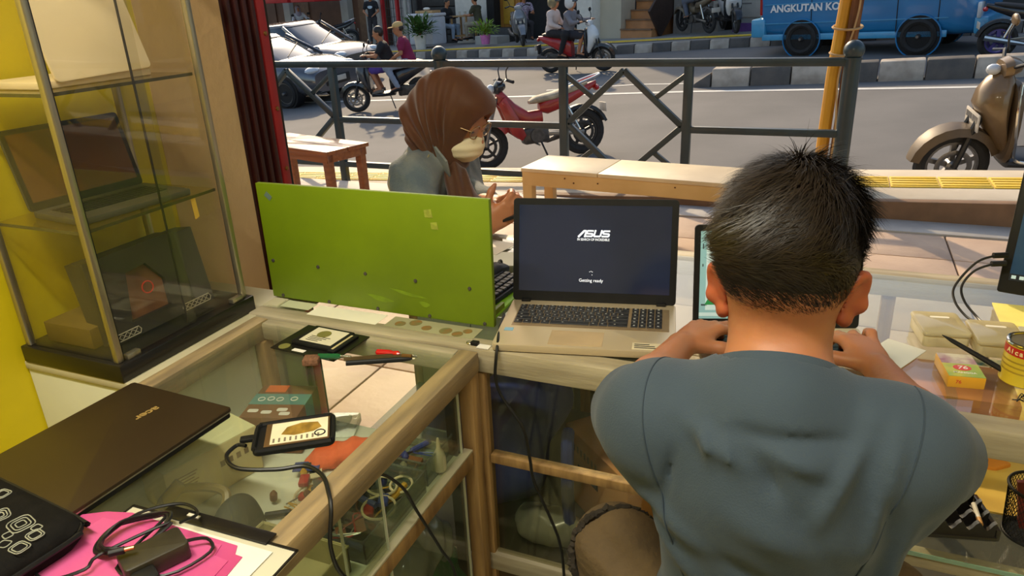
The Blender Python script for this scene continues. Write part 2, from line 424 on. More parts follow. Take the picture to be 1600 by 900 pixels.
def kerb_blocks(root, pts, L, w, hgt, gap, first=0, zadd=0., name='kerb_block'):
    """cast blocks along a polyline, painted white and black in turn"""
    P = [Vector(p) for p in pts]; n = first
    for a, b in zip(P[:-1], P[1:]):
        d = b-a; k = max(1, round(d.length/L)); l = d.length/k; d.normalize(); nn = Vector((-d.y, d.x))
        for i in range(k):
            q0 = a+d*(l*i+gap/2); q1 = a+d*(l*(i+1)-gap/2); vs = []
            for zz in (-.1, hgt):
                for q, s in ((q0, 0), (q1, 0), (q1, w), (q0, w)):
                    e = q+nn*(s + (.03 if zz > 0 and s == 0 else 0)); vs.append((e.x, e.y, road_z(e.x, e.y)+zz+zadd))
            MB().add(vs, [(3,2,1,0),(4,5,6,7),(0,1,5,4),(1,2,6,5),(2,3,7,6),(3,0,4,7)]).build(name, m_kw if n % 2 == 0 else m_kb, root, .022)
            n += 1
med = thing('road_median', 'low median kerb of black and white painted blocks between the lanes', 'kerb', (0, 0, 0))
struct(med); del med['category']
kerb_blocks(med, [(-2.02, 13.3), (8.9, 12.62)], .64, .30, .3, .02)
nb = MB(); z = road_z(-2.2, 13.4)
nb.add([(-2.36,13.36,z-.05),(-2.03,13.3,z-.05),(-2.02,13.6,z-.05),(-2.3,13.5,z-.05),(-2.33,13.37,z+.05),(-2.03,13.33,z+.25),(-2.02,13.57,z+.25),(-2.28,13.48,z+.06)],
       [(3,2,1,0),(4,5,6,7),(0,1,5,4),(1,2,6,5),(2,3,7,6),(3,0,4,7)]).build('kerb_nose', m_kb, med, .03)
FK = [(-34, 27.2), (-20, 22.6), (-13, 20.45), (-10.7, 19.95), (-7.4, 19.05), (-5.1, 18.35), (-3.3, 18.28), (-1.5, 18.1), (4, 17.6), (14, 16.8)]
fk = struct(thing('kerb_far', 'black and white painted kerb across the street', 'kerb')); del fk['category']
kerb_blocks(fk, FK, .42, .22, .2, .012, 1)
b = MB(); L = []
for x, y in FK:
    for s in (0.1, 16): L.append((x+.3*s, y+s, road_z(x+.3*s, min(y+s, y+2.5))+.205))
b.add(L, [(2*i, 2*i+2, 2*i+3, 2*i+1) for i in range(len(FK)-1)])
fsw = struct(b.build('floor_far_sidewalk', m_farpave, None))
def far_z(x, y): return road_z(x, y)+.205
TK = [(-20, 22.9), (-13.04, 20.85), (-11.7, 20.45), (-8.44, 19.75), (-5.37, 19.15), (-3.38, 18.84), (-1.53, 18.5), (3, 18.0)]
b = None
for a, c in zip(TK[:-1], TK[1:]):
    a, c = Vector(a), Vector(c); k = max(1, round((c-a).length/.4)); d = (c-a)/k
    for i in range(k):
        p = a+d*i; q = a+d*(i+.97); n = Vector((-d.y, d.x)).normalized()*.09
        MB().add([(v.x, v.y, far_z(v.x, v.y)+dz) for dz in (.0, .02) for v in (p-n, q-n, q+n, p+n)], [(3,2,1,0),(4,5,6,7),(0,1,5,4),(1,2,6,5),(2,3,7,6),(3,0,4,7)]).build('tactile_tile', m_tact, fsw)

# ------------------------------------------------------------------ shop fronts across the street (local x along the front, y into the building)
FM = Matrix.Translation((-5.5, 21.3, 0)) @ Matrix.Rotation(math.atan2(-.312, .95), 4, 'Z')
def fx(X): return (X+5.5)/.95
def front(name, label, X0, X1, z0, z1, y0, y1, m, cat='building', bev=0.):
    o = box(name, (fx(X0), y0, z0), (fx(X1), y1, z1), m, None, bev); o.matrix_world = FM; return tag(o, label, cat)
m_brown = mat('brown_shutter', (104, 72, 52), .7, var=.15, scale=2)
m_conc = mat('grey_column', (176, 172, 162), .8, var=.08, scale=2)
m_beige = mat('beige_wall', (202, 190, 166), .8, var=.07, scale=1.5)
m_charc = mat('charcoal_shutter', (62, 60, 58), .6, var=.15)
m_redp = mat('red_paint', (186, 36, 40), .5, var=.1)
m_offw = mat('offwhite_paint', (226, 220, 208), .7, var=.05)
m_wooddoor = wood('ochre_door', (150, 96, 30), (178, 120, 44), 'Z', 2)
sh = thing('shop_row', 'row of brown shop fronts with grey columns across the street behind the cars', 'building', mw=FM)
box('wall', (fx(-32), .0, -1), (fx(-15.5), .3, 4), m_brown, sh)
for X in (-27, -23.6, -21.2, -17.5, -16.1): box('column', (fx(X)-.22, -.25, -1), (fx(X)+.22, .05, 4), m_conc, sh)
for k in range(5): box('shutter_panel', (fx(-26.4+2.3*k)+.3, -.05, -.5), (fx(-26.4+2.3*k)+1.9, -.01, 2.6), m_brown if k % 2 else mat('tan_board', (128, 96, 70), .7), sh)
aw_ = thing('red_awning', 'red shop awning hanging over the cars at the top edge', 'awning', mw=FM)
for X0, X1 in ((-22.3, -20.3), (-20.1, -18.2), (-18.0, -16.6)): box('awning_panel', (fx(X0), -2.2, 1.42), (fx(X1), -1.0, 1.75), m_redp, aw_, .03)
kio = thing('gate_kiosk', 'white mesh shop gate framed by red and white posts behind the capped rider', 'gate', mw=FM)
for X in (-15.15, -14.4): box('red_post', (fx(X), -.5, -1), (fx(X)+.11, -.39, 3.2), m_redp, kio)
box('white_post', (fx(-15.42), -.5, -1), (fx(-15.42)+.16, -.34, 3.2), m_offw, kio)
box('panel', (fx(-15.0), -.2, -1), (fx(-14.0), -.12, 3.2), mat('gate_panel', (186, 184, 180), .7), kio)
for k in range(7): box('wire', (fx(-15.0)+.14*k, -.42, -1), (fx(-15.0)+.14*k+.015, -.405, 3), m_charc, kio)
for k in range(11): box('wire', (fx(-15.0), -.44, -.6+.28*k), (fx(-14.1), -.425, -.585+.28*k), m_charc, kio)
pp = thing('utility_poles', 'pair of grey pipes beside the white freezer chest', 'pipe', mw=FM)
for X, r, m in ((-13.78, .07, m_conc), (-13.3, .09, m_charc)):
    MB().cyl((fx(X), -.6, -1), (fx(X), -.6, 4), r).build('pipe', m, pp)
MB().box((fx(-13.4), -.75, .1), (fx(-13.1), -.45, .45)).build('meter_box', mat('blue_meter', (52, 84, 120), .5), pp, .02)
sg = thing('shutter_shop', 'charcoal roller shutter shop front behind the freezer', 'building', mw=FM)
box('back_panel', (fx(-13.65), .12, -1), (fx(-12.0), .2, 4), m_dark, sg)
for k in range(12): box('slat', (fx(-13.6), .0, -.4+.3*k), (fx(-12.05), .1, -.12+.3*k), m_charc, sg, .02)
front('white_shop_wall', 'white wall behind the two seated men and their table', -12.0, -10.6, -1, 4, -.05, .3, m_offw)
front('black_door_jamb', 'black door jamb beside the ochre door', -10.6, -10.3, -1, 4, -.1, .2, m_dark)
dr = thing('ochre_door', 'ochre wooden door standing open in a dark doorway', 'door', mw=FM)
box('door_leaf', (fx(-10.3), .2, .25), (fx(-9.5), .3, 3), m_wooddoor, dr); box('door_panel', (fx(-10.15), .16, .5), (fx(-9.7), .2, 1.4), mat('door_yellow', (180, 136, 40), .5), dr, .02)
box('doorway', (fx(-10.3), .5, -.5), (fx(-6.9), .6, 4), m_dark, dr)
stp = thing('door_stoop', 'grey concrete stoop in front of the dark doorway', 'steps', mw=FM)
box('stoop_step', (fx(-10.3), -1.05, -.4), (fx(-9.4), .15, .22), m_conc, stp, .02); box('stoop_step', (fx(-10.3), -.5, -.4), (fx(-9.4), .15, .42), m_charc, stp, .02)
front('white_column', 'weathered white column left of the staircase', -6.65, -6.15, -1, 4, -.9, -.4, m_offw, 'column', .03)
front('stair_wall', 'beige wall left of the brown staircase', -6.15, -5.5, -1, 4, -.5, .2, m_beige)
sta = thing('stair_flight', 'brown tiled staircase rising beside the beige wall', 'stairs', mw=FM)
m_step = mat('orange_brown_tile', (186, 128, 78), .6, var=.15, scale=3)
for k in range(9):
    box('stair_step', (fx(-5.48), -.55+.26*k, -.6), (fx(-4.55), 3.0, .16+.235*(k+1)), m_step, sta, .012)
    box('stair_nosing', (fx(-5.48), -.575+.26*k, .125+.235*(k+1)), (fx(-4.55), -.5+.26*k, .165+.235*(k+1)), m_brownstep, sta)
MB().bar((fx(-4.5), -.5, .5), (fx(-4.5), 2.2, 2.9), .06, .9).build('stair_rail', mat('dark_rail', (70, 52, 44), .6), sta)
front('grey_shop_wall', 'grey beige wall behind the parked motorcycles right of the stairs', -4.45, -3.2, -1, 4, .4, .8, mat('taupe_wall', (150, 142, 132), .8))
sgn = thing('indonesia_sign_board', 'large beige sign board with grey lettering behind the white scooter', 'sign', mw=FM @ Matrix.Translation((-.12, .62, 0)))
box('board', (fx(-3.2), -.3, .62), (fx(-1.9), -.2, 4), mat('sign_beige', (188, 178, 162), .7, var=.04), sgn); box('board', (fx(-1.88), -.3, .62), (fx(1.5), -.2, 4), mat('sign_grey', (176, 172, 166), .7, var=.04), sgn)
box('base_wall', (fx(-3.2), .3, -.5), (fx(3), .4, .7), m_dark, sgn); box('pier', (fx(-2.45), -.28, -.5), (fx(-2.1), -.1, .62), m_conc, sgn)
text('lettering', 'INDONESIA', .30, mat('sign_letter', (120, 112, 104), .7), sgn, frame((fx(-2.72), -.302, 1.12), (1,0,0), (0,0,1)), .002, .004)
for k, (w, z) in enumerate(((.78, .93), (.4, .82))): box('print_line', (fx(-2.95), -.303, z), (fx(-2.95)+w, -.299, z+.03), MATS['sign_letter'], sgn)
pb = front('purple_board', 'low purple board leaning under the sign', -2.62, -1.95, .2, .5, -.02, .02, mat('purple_print', (112, 70, 140), .6), 'board')

bw = struct(box('wall_far', (fx(-34), 3.2, -1), (fx(16), 3.4, 6), m_charc)); bw.matrix_world = FM

# ================================================================== street furniture
m_teal = mat('dark_teal_railing_paint', (48, 68, 76), .38, col2=(42, 58, 64), scale=5, bump=.05, coat=.15)
m_bamboo = mat('yellow_painted_pole', (226, 166, 44), .5, col2=(206, 142, 34), scale=3, stretch=(3,3,.5))
m_oldwood = wood('weathered_brown_stake', (136, 88, 48), (92, 56, 30), 'Z', 5, .8)
def railing(posts, bays, y, label, x_off=0.):
    rl = thing('street_railing', label, 'railing', (0, y, 0))
    for x in posts:
        p = MB().lathe([(.052, -.15), (.052, .99), (.04, 1.0)], 16, Matrix.Translation((x, 0, 0))).build('post', m_teal, rl)
        MB().ell((x, 0, 1.045), (.066, .066, .066), 16, 12).build('post_ball', m_teal, p)
        MB().lathe([(.058, .985), (.058, 1.0), (.045, 1.0)], 16, Matrix.Translation((x, 0, 0))).build('collar', m_teal, p)
    x0, x1 = bays[0][0], bays[-1][1]
    MB().box((x0, -.03, .945), (x1, .03, 1.0)).build('top_rail', m_teal, rl, .008)
    MB().box((x0, -.025, .075), (x1, .025, .125)).build('bottom_rail', m_teal, rl, .006)
    for a, b, kind in bays:
        if a not in posts: MB().box((a-.032, -.028, -.08), (a+.032, .028, .95)).build('upright', m_teal, rl, .006)
        if kind == 'rail': MB().box((a, -.025, .475), (b, .025, .525)).build('middle_rail', m_teal, rl, .006)
        else:
            c = (a+b)/2; hw = (b-a)/2-.03; T, Bt, L, Rr = (c, 0, .92), (c, 0, .12), (c-hw, 0, .52), (c+hw, 0, .52)
            for p, q in ((L, T), (T, Rr), (Rr, Bt), (Bt, L)): MB().bar(p, q, .045, .045, (0,1,0)).build('diamond_bar', m_teal, rl, .005)
            for px, pz in ((a, .9), (b, .9), (a, .14), (b, .14)):
                m_ = Vector((c+(px-c)*.5, 0, .72 if pz > .5 else .32))
                MB().bar((px, 0, pz), m_, .036, .032, (0,1,0)).build('corner_strut', m_teal, rl, .004)
    return rl
railing((-6.1, -3.0, .07), [(-6.1, -5.05, 'rail'), (-5.05, -4.07, 'd'), (-4.07, -3.0, 'rail'), (-3.0, -1.94, 'rail'), (-1.94, -.99, 'd'), (-.99, .07, 'rail')], 5.5, 'dark teal street railing with ball topped posts and diamond panels')
railing((3.3, 6.37), [(3.3, 4.36, 'rail'), (4.36, 5.31, 'd'), (5.31, 6.37, 'rail')], 5.5, 'second dark teal street railing past the gap, beyond the parked scooter')
bp = thing('yellow_pole', 'yellow painted pole lashed to a brown stake behind the railing post', 'pole', (-.045, 5.86, .05))
MB().tube([(-.02, 0, 0), (.0, 0, .8), (.055, 0, 1.6), (.09, 0, 2.5)], .043, 12).build('pole', m_bamboo, bp)
MB().tube([(.07, -.02, 0), (.085, -.02, .6), (.1, -.03, 1.2), (.14, -.02, 1.9), (.17, -.01, 2.4)], [.036, .034, .04, .033, .03], 7).build('stake', m_oldwood, bp)
MB().tube(smooth_path([(.04, -.05, .0), (.06, -.06, .4), (.04, -.065, .8), (.1, -.07, 1.1), (.12, -.07, 1.3), (.09, -.06, 1.5)]), .007, 6).build('string', mat('pale_string', (196, 160, 110), .8), bp)
for z in (.95, 1.12, 1.35): MB().torus(.075, .008, 16, 6, Matrix.Translation((.06, -.01, z)) @ Matrix.Rotation(R(12), 4, 'X') @ Matrix.Scale(1.25, 4, (1,0,0))).build('lashing', MATS['pale_string'], bp)

m_cream = mat('cream_bench_paint', (222, 190, 132), .5, col2=(206, 172, 112), scale=3, bump=.06)
m_benchtop = mat('pale_bench_top', (226, 208, 172), .45, col2=(206, 186, 150), scale=3)  # seat planks get a paler tone than aprons and legs
bn = thing('long_bench', 'cream painted long bench standing between the laptop and the railing', 'bench', (-1.8, 4.3, .0), -5)
for x0, x1 in ((0, .52), (.525, 1.55)): box('bench_plank', (x0, -.03, .425), (x1, .38, .45), m_benchtop, bn, .004)
box('apron', (.0, -.015, .335), (1.55, .012, .424), m_cream, bn, .003); box('apron', (.0, .34, .335), (1.55, .365, .424), m_cream, bn, .003)
box('end_apron', (.005, .012, .335), (.03, .34, .424), m_cream, bn)
for x in (.0, 1.48):
    for y in (-.014, .3): box('leg', (x, y, -.0), (x+.065, y+.065, .42), m_cream, bn, .003)
sv = box('screw', (-.004, -.004, -.004), (.004, .004, .004), m_oldwood, bn, loc=(.3, -.016, .4))
for x, z in ((.36, .375), (.52, .385), (1.0, .40), (1.3, .39)): share('screw', sv, bn, (x, -.016, z))
m_teak = wood('brown_teak', (134, 78, 38), (160, 98, 50), 'X', 4, .35, .3)
so = thing('wooden_bench', 'small brown wooden bench at the left by the door channel', 'bench', (-3.42, 4.42, 0), -14)
for k in range(2): box('seat_board', (-1.0, .0+.215*k, .42), (0, .21+.215*k, .45), m_teak, so, .004)
for x in (-.07, -.95):
    for y in (.02, .34): MB().add([(x-.0, y, 0), (x+.055, y, 0), (x+.055, y+.055, 0), (x, y+.055, 0), (x-.01, y, .42), (x+.055, y, .42), (x+.055, y+.055, .42), (x-.01, y+.055, .42)], [(3,2,1,0),(4,5,6,7),(0,1,5,4),(1,2,6,5),(2,3,7,6),(3,0,4,7)]).build('leg', m_teak, so, .003)
box('apron', (-.95, .015, .36), (-.02, .035, .42), m_teak, so, .002); box('apron', (-.95, .39, .36), (-.02, .41, .42), m_teak, so, .002); box('apron', (-.035, .03, .36), (-.015, .4, .42), m_teak, so, .002)

# ================================================================== vehicles
m_rubber = mat('tyre_rubber', (40, 39, 38), .8, var=.2, scale=20)
m_alloy = mat('alloy_grey', (132, 130, 128), .35, .8, var=.1)
m_blackp = mat('black_plastic', (30, 30, 32), .45, var=.2)
m_chrome = mat('chrome', (200, 198, 194), .15, 1., var=.04)
m_engine = mat('engine_grey', (84, 80, 76), .5, .5, var=.25, scale=20)
m_redlens = mat('red_lens', (170, 20, 16), .2, var=.1, coat=.5)
m_amber = mat('amber_lens', (230, 130, 30), .2, var=.1, coat=.5)
m_plate = mat('plate_white', (206, 198, 184), .5, var=.05)
m_lens = mat('clear_lens', (206, 212, 216), .1, var=.08, coat=1.)
m_seat = mat('black_vinyl', (36, 34, 33), .5, var=.2, bump=.1, bscale=90)
m_tint = mat('dark_window', (48, 60, 70), .08, var=.15, scale=2, coat=1.)
def wheel(parent, x, y, r, wid, spokes=5, rim=m_alloy, thin=.18, disc=True, name='wheel'):
    """tyre, rim ring, hub and spokes around the Y axis at local (x, y, r)"""
    M_ = Matrix.Translation((x, y, r)) @ Matrix.Rotation(R(90), 4, 'X')
    tr = r*thin
    t = MB().torus(r-tr, tr, 28, 8, M_, flat=wid/2/tr).build(name, m_rubber, parent)
    b = MB().torus(r-2*tr, tr*.35, 28, 6, M_, flat=wid/2/tr*1.6); b.lathe([(.025, -wid*.6), (.045, -wid*.4), (.045, wid*.4), (.025, wid*.6)], 12, M_)
    for k in range(spokes):
        a = 2*PI*k/spokes+.3; p = M_ @ Vector((.03*math.cos(a), .03*math.sin(a), 0)); q = M_ @ Vector(((r-2*tr)*math.cos(a), (r-2*tr)*math.sin(a), 0))
        b.bar(p, q, wid*.4, .035, (0,1,0) if True else (0,0,1))
    if disc: b.torus(r*.42, .02, 20, 4, Matrix.Translation((0, wid*.55, 0)) @ M_, flat=.2)
    b.build('rim', rim, t)
    return t
def moto(label, mw, body, trim, kind='scooter', front=None, rim=m_alloy, group=None, plate=True, cat='motorcycle', seat=m_seat, big=False, blanket=None):
    t = thing('motorcycle' if kind != 'scooter' else 'scooter', label, cat, mw=mw, group=group)
    front = front or body; r = .29 if kind != 'scooter' else .27; wb = .63
    tw = .10 if kind == 'scooter' else (.085 if kind == 'under' else .14)
    wheel(t, wb, 0, r, tw*.9, 5, rim, .17); wheel(t, -wb, 0, r, tw, 5, rim, .19)
    hx, hz = .40, .98                                   # steering head
    for s in (-1, 1): MB().tube([(wb, s*.075, r), (wb-.08, s*.07, .55), (hx+.03, s*.05, .85)], [.022, .026, .028], 8).build('fork', m_alloy if kind != 'scooter' else m_blackp, t)
    # front mudguard: an arched shell over the tyre
    rings = []
    for k in range(11):
        a = R(12+15*k if kind == 'scooter' else 25+13*k); rr = r+.035
        c = Vector((wb+rr*math.cos(a), 0, r+rr*math.sin(a))); n = Vector((math.cos(a), 0, math.sin(a))); w = (.075+.03*math.sin(PI*k/10))
        rings.append([c+Vector((0,-w,0))-n*.05, c+Vector((0,-w*.8,0))+n*.01, c+n*.022, c+Vector((0,w*.8,0))+n*.01, c+Vector((0,w,0))-n*.05, c+Vector((0,w*.7,0))-n*.005, c+n*.01, c+Vector((0,-w*.7,0))-n*.005])
    MB().ring(rings).build('front_mudguard', trim if kind == 'scooter' else body, t)
    if kind == 'scooter':
        # nose cowl + leg shield
        rings = []
        for z, x, hw, ht in ((.40, .30, .13, .05), (.50, .345, .16, .07), (.62, .385, .19, .10), (.74, .40, .185, .13), (.84, .385, .15, .13), (.92, .37, .11, .10), (.96, .365, .07, .06)):
            rings.append([(x+ht*1.0*math.cos(2*PI*j/18)*(1.15 if math.cos(2*PI*j/18) > 0 else .55), hw*math.copysign(abs(math.sin(2*PI*j/18))**.8, math.sin(2*PI*j/18)), z) for j in range(18)])
        MB().ring(rings).build('front_cowl', front, t)
        MB().ring([sring(.335, 0, .62, .21, .30, 18, 3), sring(.31, 0, .60, .215, .31, 18, 3), sring(.285, 0, .60, .20, .30, 18, 3)]).build('leg_shield', trim, t)
        for s in (-1, 1): MB().tube(smooth_path([(.31, s*.14, .90), (.325, s*.205, .72), (.30, s*.20, .5), (.25, s*.17, .335), (0, s*.17, .315), (-.1, s*.165, .34)]), .012, 6).build('trim_line', m_chrome if big else trim, t)
        MB().ring([sring(.30, 0, .31, .165, .045), sring(.1, 0, .295, .175, .045), sring(-.14, 0, .30, .165, .05)]).build('floorboard', m_blackp, t, 0)
        MB().ring([sring(-.07, 0, .47, .10, .17, 16, 3), sring(-.16, 0, .54, .145, .20, 16, 3), sring(-.32, 0, .60, .165, .17, 16, 2.6), sring(-.52, 0, .66, .15, .12, 16, 2.4), sring(-.72, 0, .72, .11, .08, 16, 2.2), sring(-.86, 0, .76, .05, .04, 16, 2)]).build('rear_body', body, t)
        MB().ring([sring(-.02, 0, .70, .06, .02), sring(-.08, 0, .735, .12, .045), sring(-.25, 0, .75, .15, .055), sring(-.45, 0, .79, .145, .055), sring(-.66, 0, .82, .11, .045), sring(-.76, 0, .82, .05, .02)]).build('seat', seat, t)
        MB().ring([sring(.42, 0, .97, .03, .03), sring(.41, 0, .985, .10, .06), sring(.36, 0, 1.0, .115, .065), sring(.30, 0, 1.0, .08, .045), sring(.27, 0, 1.0, .03, .02)]).build('handlebar_cowl', front, t)
        MB().ell((.455, 0, .80 if not big else .985), (.05, .12 if not big else .05, .055 if not big else .04), 14, 8).build('headlight', m_lens, t)
        for s in (-1, 1): MB().ell((.43, s*.125, .74), (.05, .035, .06)).build('turn_signal', m_amber, t)
        MB().box((-.62, -.07, .22), (-.2, .07, .42)).build('engine', m_engine, t, .03)
        MB().tube([(-.25, -.1, .24), (-.5, -.15, .28), (-.85, -.16, .36)], [.03, .055, .06], 12).build('exhaust', m_engine, t)
        MB().box((-.9, -.07, .42), (-.86, .07, .62)).build('rear_mudguard', m_blackp, t, .012)
    else:
        if kind == 'under':
            MB().ring([sring(.42, 0, .86, .06, .10), sring(.34, 0, .80, .085, .13, 16, 3), sring(.2, 0, .64, .085, .12, 16, 3), sring(.05, 0, .55, .08, .09, 16, 3), sring(-.12, 0, .56, .085, .08, 16, 3)]).build('frame_cowl', body, t)
            for s in (-1, 1): MB().prism([(.33, .86), (.42, .78), (.30, .40), (.18, .30), (.12, .36), (.2, .6)], s*.11-.02, s*.11+.02, Matrix(((1,0,0,0),(0,0,1,0),(0,1,0,0),(0,0,0,1)))).build('leg_shield', body, t, .012)
            MB().ring([sring(.44, 0, .95, .05, .05), sring(.40, 0, .97, .11, .09), sring(.33, 0, .98, .09, .06), sring(.29, 0, .98, .04, .03)]).build('handlebar_cowl', front, t)
        else:
            MB().ring([sring(.40, 0, .86, .06, .05), sring(.30, 0, .84, .14, .12), sring(.1, 0, .80, .15, .12), sring(-.08, 0, .74, .09, .07)]).build('fuel_tank', body, t)
            MB().ring([sring(.62, 0, .82, .04, .04), sring(.55, 0, .86, .11, .12), sring(.42, 0, .84, .14, .16), sring(.3, 0, .66, .12, .18), sring(.2, 0, .5, .1, .12)]).build('front_cowl', front, t)
        MB().ring([sring(-.1, 0, .66, .06, .05), sring(-.2, 0, .67, .10, .10, 16, 3), sring(-.45, 0, .72, .11, .09, 16, 3), sring(-.7, 0, .80, .08, .06), sring(-.86, 0, .86, .03, .03)]).build('tail_cowl', body, t)
        MB().ring([sring(.02, 0, .74, .05, .02), sring(-.06, 0, .76, .11, .045), sring(-.3, 0, .78, .13, .05), sring(-.6, 0, .84, .11, .045), sring(-.74, 0, .87, .05, .02)]).build('seat', seat, t)
        MB().box((-.18, -.10, .24), (.16, .10, .44)).build('engine', m_engine, t, .04)
        MB().cyl((-.02, -.13, .34), (-.02, .13, .34), .09).build('crankcase', m_engine, t)
        for s in (-1, 1):
            MB().bar((-.12, s*.075, .34), (-wb, s*.085, r), .025, .05).build('swing_arm', m_alloy, t, .006)
            MB().cyl((-.56, s*.10, r+.06), (-.42, s*.10, .68), .025).build('shock_absorber', m_chrome, t)
        MB().tube([(.1, -.13, .3), (-.2, -.14, .22), (-.45, -.16, .28), (-.86, -.17, .38)], [.02, .025, .045, .05], 10).build('exhaust', m_engine if kind == 'under' else m_chrome, t)
        MB().cyl((.0, -.24, .24), (.0, .24, .24), .012).build('foot_peg', m_alloy, t)
        rings = []
        for k in range(9):
            a = R(60+13*k); rr = r+.04; c = Vector((-wb+rr*math.cos(a), 0, r+rr*math.sin(a))); n = Vector((math.cos(a), 0, math.sin(a))); w = .07
            rings.append([c+Vector((0,-w,0))-n*.03, c+Vector((0,-w*.8,0))+n*.01, c+Vector((0,w*.8,0))+n*.01, c+Vector((0,w,0))-n*.03, c+n*.0])
        MB().ring(rings).build('rear_mudguard', m_blackp, t)
        MB().ell((.47, 0, .96), (.05, .08, .06)).build('headlight', m_lens, t)
        if kind == 'under': MB().tube(smooth_path([(-.5, -.12, .86), (-.8, -.11, .93), (-.92, 0, .96), (-.8, .11, .93), (-.5, .12, .86)]), .014, 8).build('grab_rail', m_chrome, t)
    hb = MB().tube(smooth_path([(.26, -.33, 1.03), (.32, -.22, 1.06), (.37, -.06, 1.0), (.37, .06, 1.0), (.32, .22, 1.06), (.26, .33, 1.03)]), .013, 8).build('handlebar', m_blackp, t)
    for s in (-1, 1):
        MB().cyl((.255, s*.35, 1.028), (.305, s*.24, 1.055), .02).build('grip', m_rubber, hb)
        MB().tube([(.31, s*.25, 1.06), (.36, s*.33, 1.045)], .007, 6).build('brake_lever', m_alloy, hb)
        mi = MB().tube(smooth_path([(.30, s*.21, 1.06), (.30, s*.24, 1.16), (.26, s*.28, 1.22)]), .008, 6).build('mirror_stem', m_blackp, t)
        MB().ell((.255, s*.30, 1.25), (.02, .065, .045)).build('mirror', front if big else m_blackp, mi)
    MB().ell((-.87 if kind == 'scooter' else -.86, 0, .72 if kind == 'scooter' else .80), (.04, .085, .04)).build('tail_light', m_redlens, t)
    if plate:
        MB().box((-.935, -.12, .50), (-.925, .12, .61)).build('rear_plate', m_plate, t, .004)
        if kind == 'scooter': 
            pz, px = (.62, .53) if big else (.66, .50)
            p = MB().box((px, -.13, pz-.06), (px+.012, .13, pz+.07)).build('front_plate', m_plate, t, .004)
            if big:
                MB().box((px+.012, -.115, pz+.005), (px+.014, -.005, pz+.05)).build('plate_mark', m_alloy, p); MB().box((px+.012, .01, pz+.0), (px+.014, .11, pz+.05)).build('plate_mark', m_alloy, p); MB().box((px+.012, -.08, pz-.045), (px+.014, .09, pz-.02)).build('plate_mark', m_alloy, p)
    MB().tube([(-.05, .12, .27), (-.12, .20, .02)], .012, 6).build('kick_stand', m_blackp, t)
    return t
m_sblack = mat('gloss_black_paint', (34, 33, 36), .25, var=.1, coat=.6)
m_sgrey = mat('grey_paint', (128, 130, 134), .3, .2, var=.1, coat=.5)
m_swhite = mat('gloss_white_paint', (224, 224, 222), .25, var=.05, coat=.5)
m_sred = mat('red_scooter_paint', (176, 40, 42), .3, var=.1, coat=.5)
m_bronze = mat('bronze_brown_paint', (122, 98, 66), .35, .25, var=.12, coat=.5, scale=3)
m_bronze2 = mat('matt_brown_plastic', (96, 78, 56), .5, var=.12)
m_ured = mat('dark_red_paint', (164, 40, 34), .35, var=.15, coat=.4)
# the parked scooter on the right, its nose turned left
moto('bronze brown scooter parked at the kerb on the right, small plate on its nose', on_road(1.68, 7.50, 192, 0, -6) @ Matrix.Scale(1.13, 4), m_bronze, m_bronze2, front=m_bronze, big=True)
moto('dark red underbone motorcycle parked behind the railing between woman and bench', on_road(-3.40, 8.60, 216, 0, 5), m_ured, m_ured, 'under', m_sblack, m_blackp, seat=mat('pale_seat_cover', (176, 164, 140), .7, var=.25, scale=10, bump=.3))
b_A = moto('black scooter carrying two riders past the dark cars', on_road(-8.0, 12.55, 205), m_sblack, m_sblack, front=mat('dark_grey_paint', (70, 70, 74), .3, coat=.5))
b_B = moto('red and black scooter carrying two helmeted riders in the middle lane', on_road(-5.28, 15.9, -6), m_sred, m_sblack, front=m_swhite)
moto('grey scooter parked facing the street on the far sidewalk', on_road(-8.4, 20.2, -60, .2), m_sblack, m_sgrey, front=m_sgrey, group=None)
moto('brown motorcycle with a blue plate parked tail out on the far sidewalk', on_road(-3.5, 20.05, 132, .2), mat('olive_brown_paint', (112, 100, 82), .4), m_sblack, 'under', rim=m_blackp)
moto('white scooter parked facing the street before the lettered sign', on_road(-2.62, 19.75, -68, .2), m_swhite, m_sblack, front=m_swhite)
sp = moto('naked sport motorcycle leaving the frame behind the blue van', on_road(2.95, 14.75, 2), m_sblack, m_sblack, 'sport', rim=mat('purple_blue_rim', (86, 80, 150), .3, .4))
moto('dark scooter parked beside the shop row behind the cars', on_road(-19.2, 24.5, -40, .2), m_sblack, m_sblack, front=m_sblack)
moto('black motorcycle standing beside the man in the printed shirt', on_road(-16.9, 23.2, 215, .2), m_sblack, m_sblack, 'under')

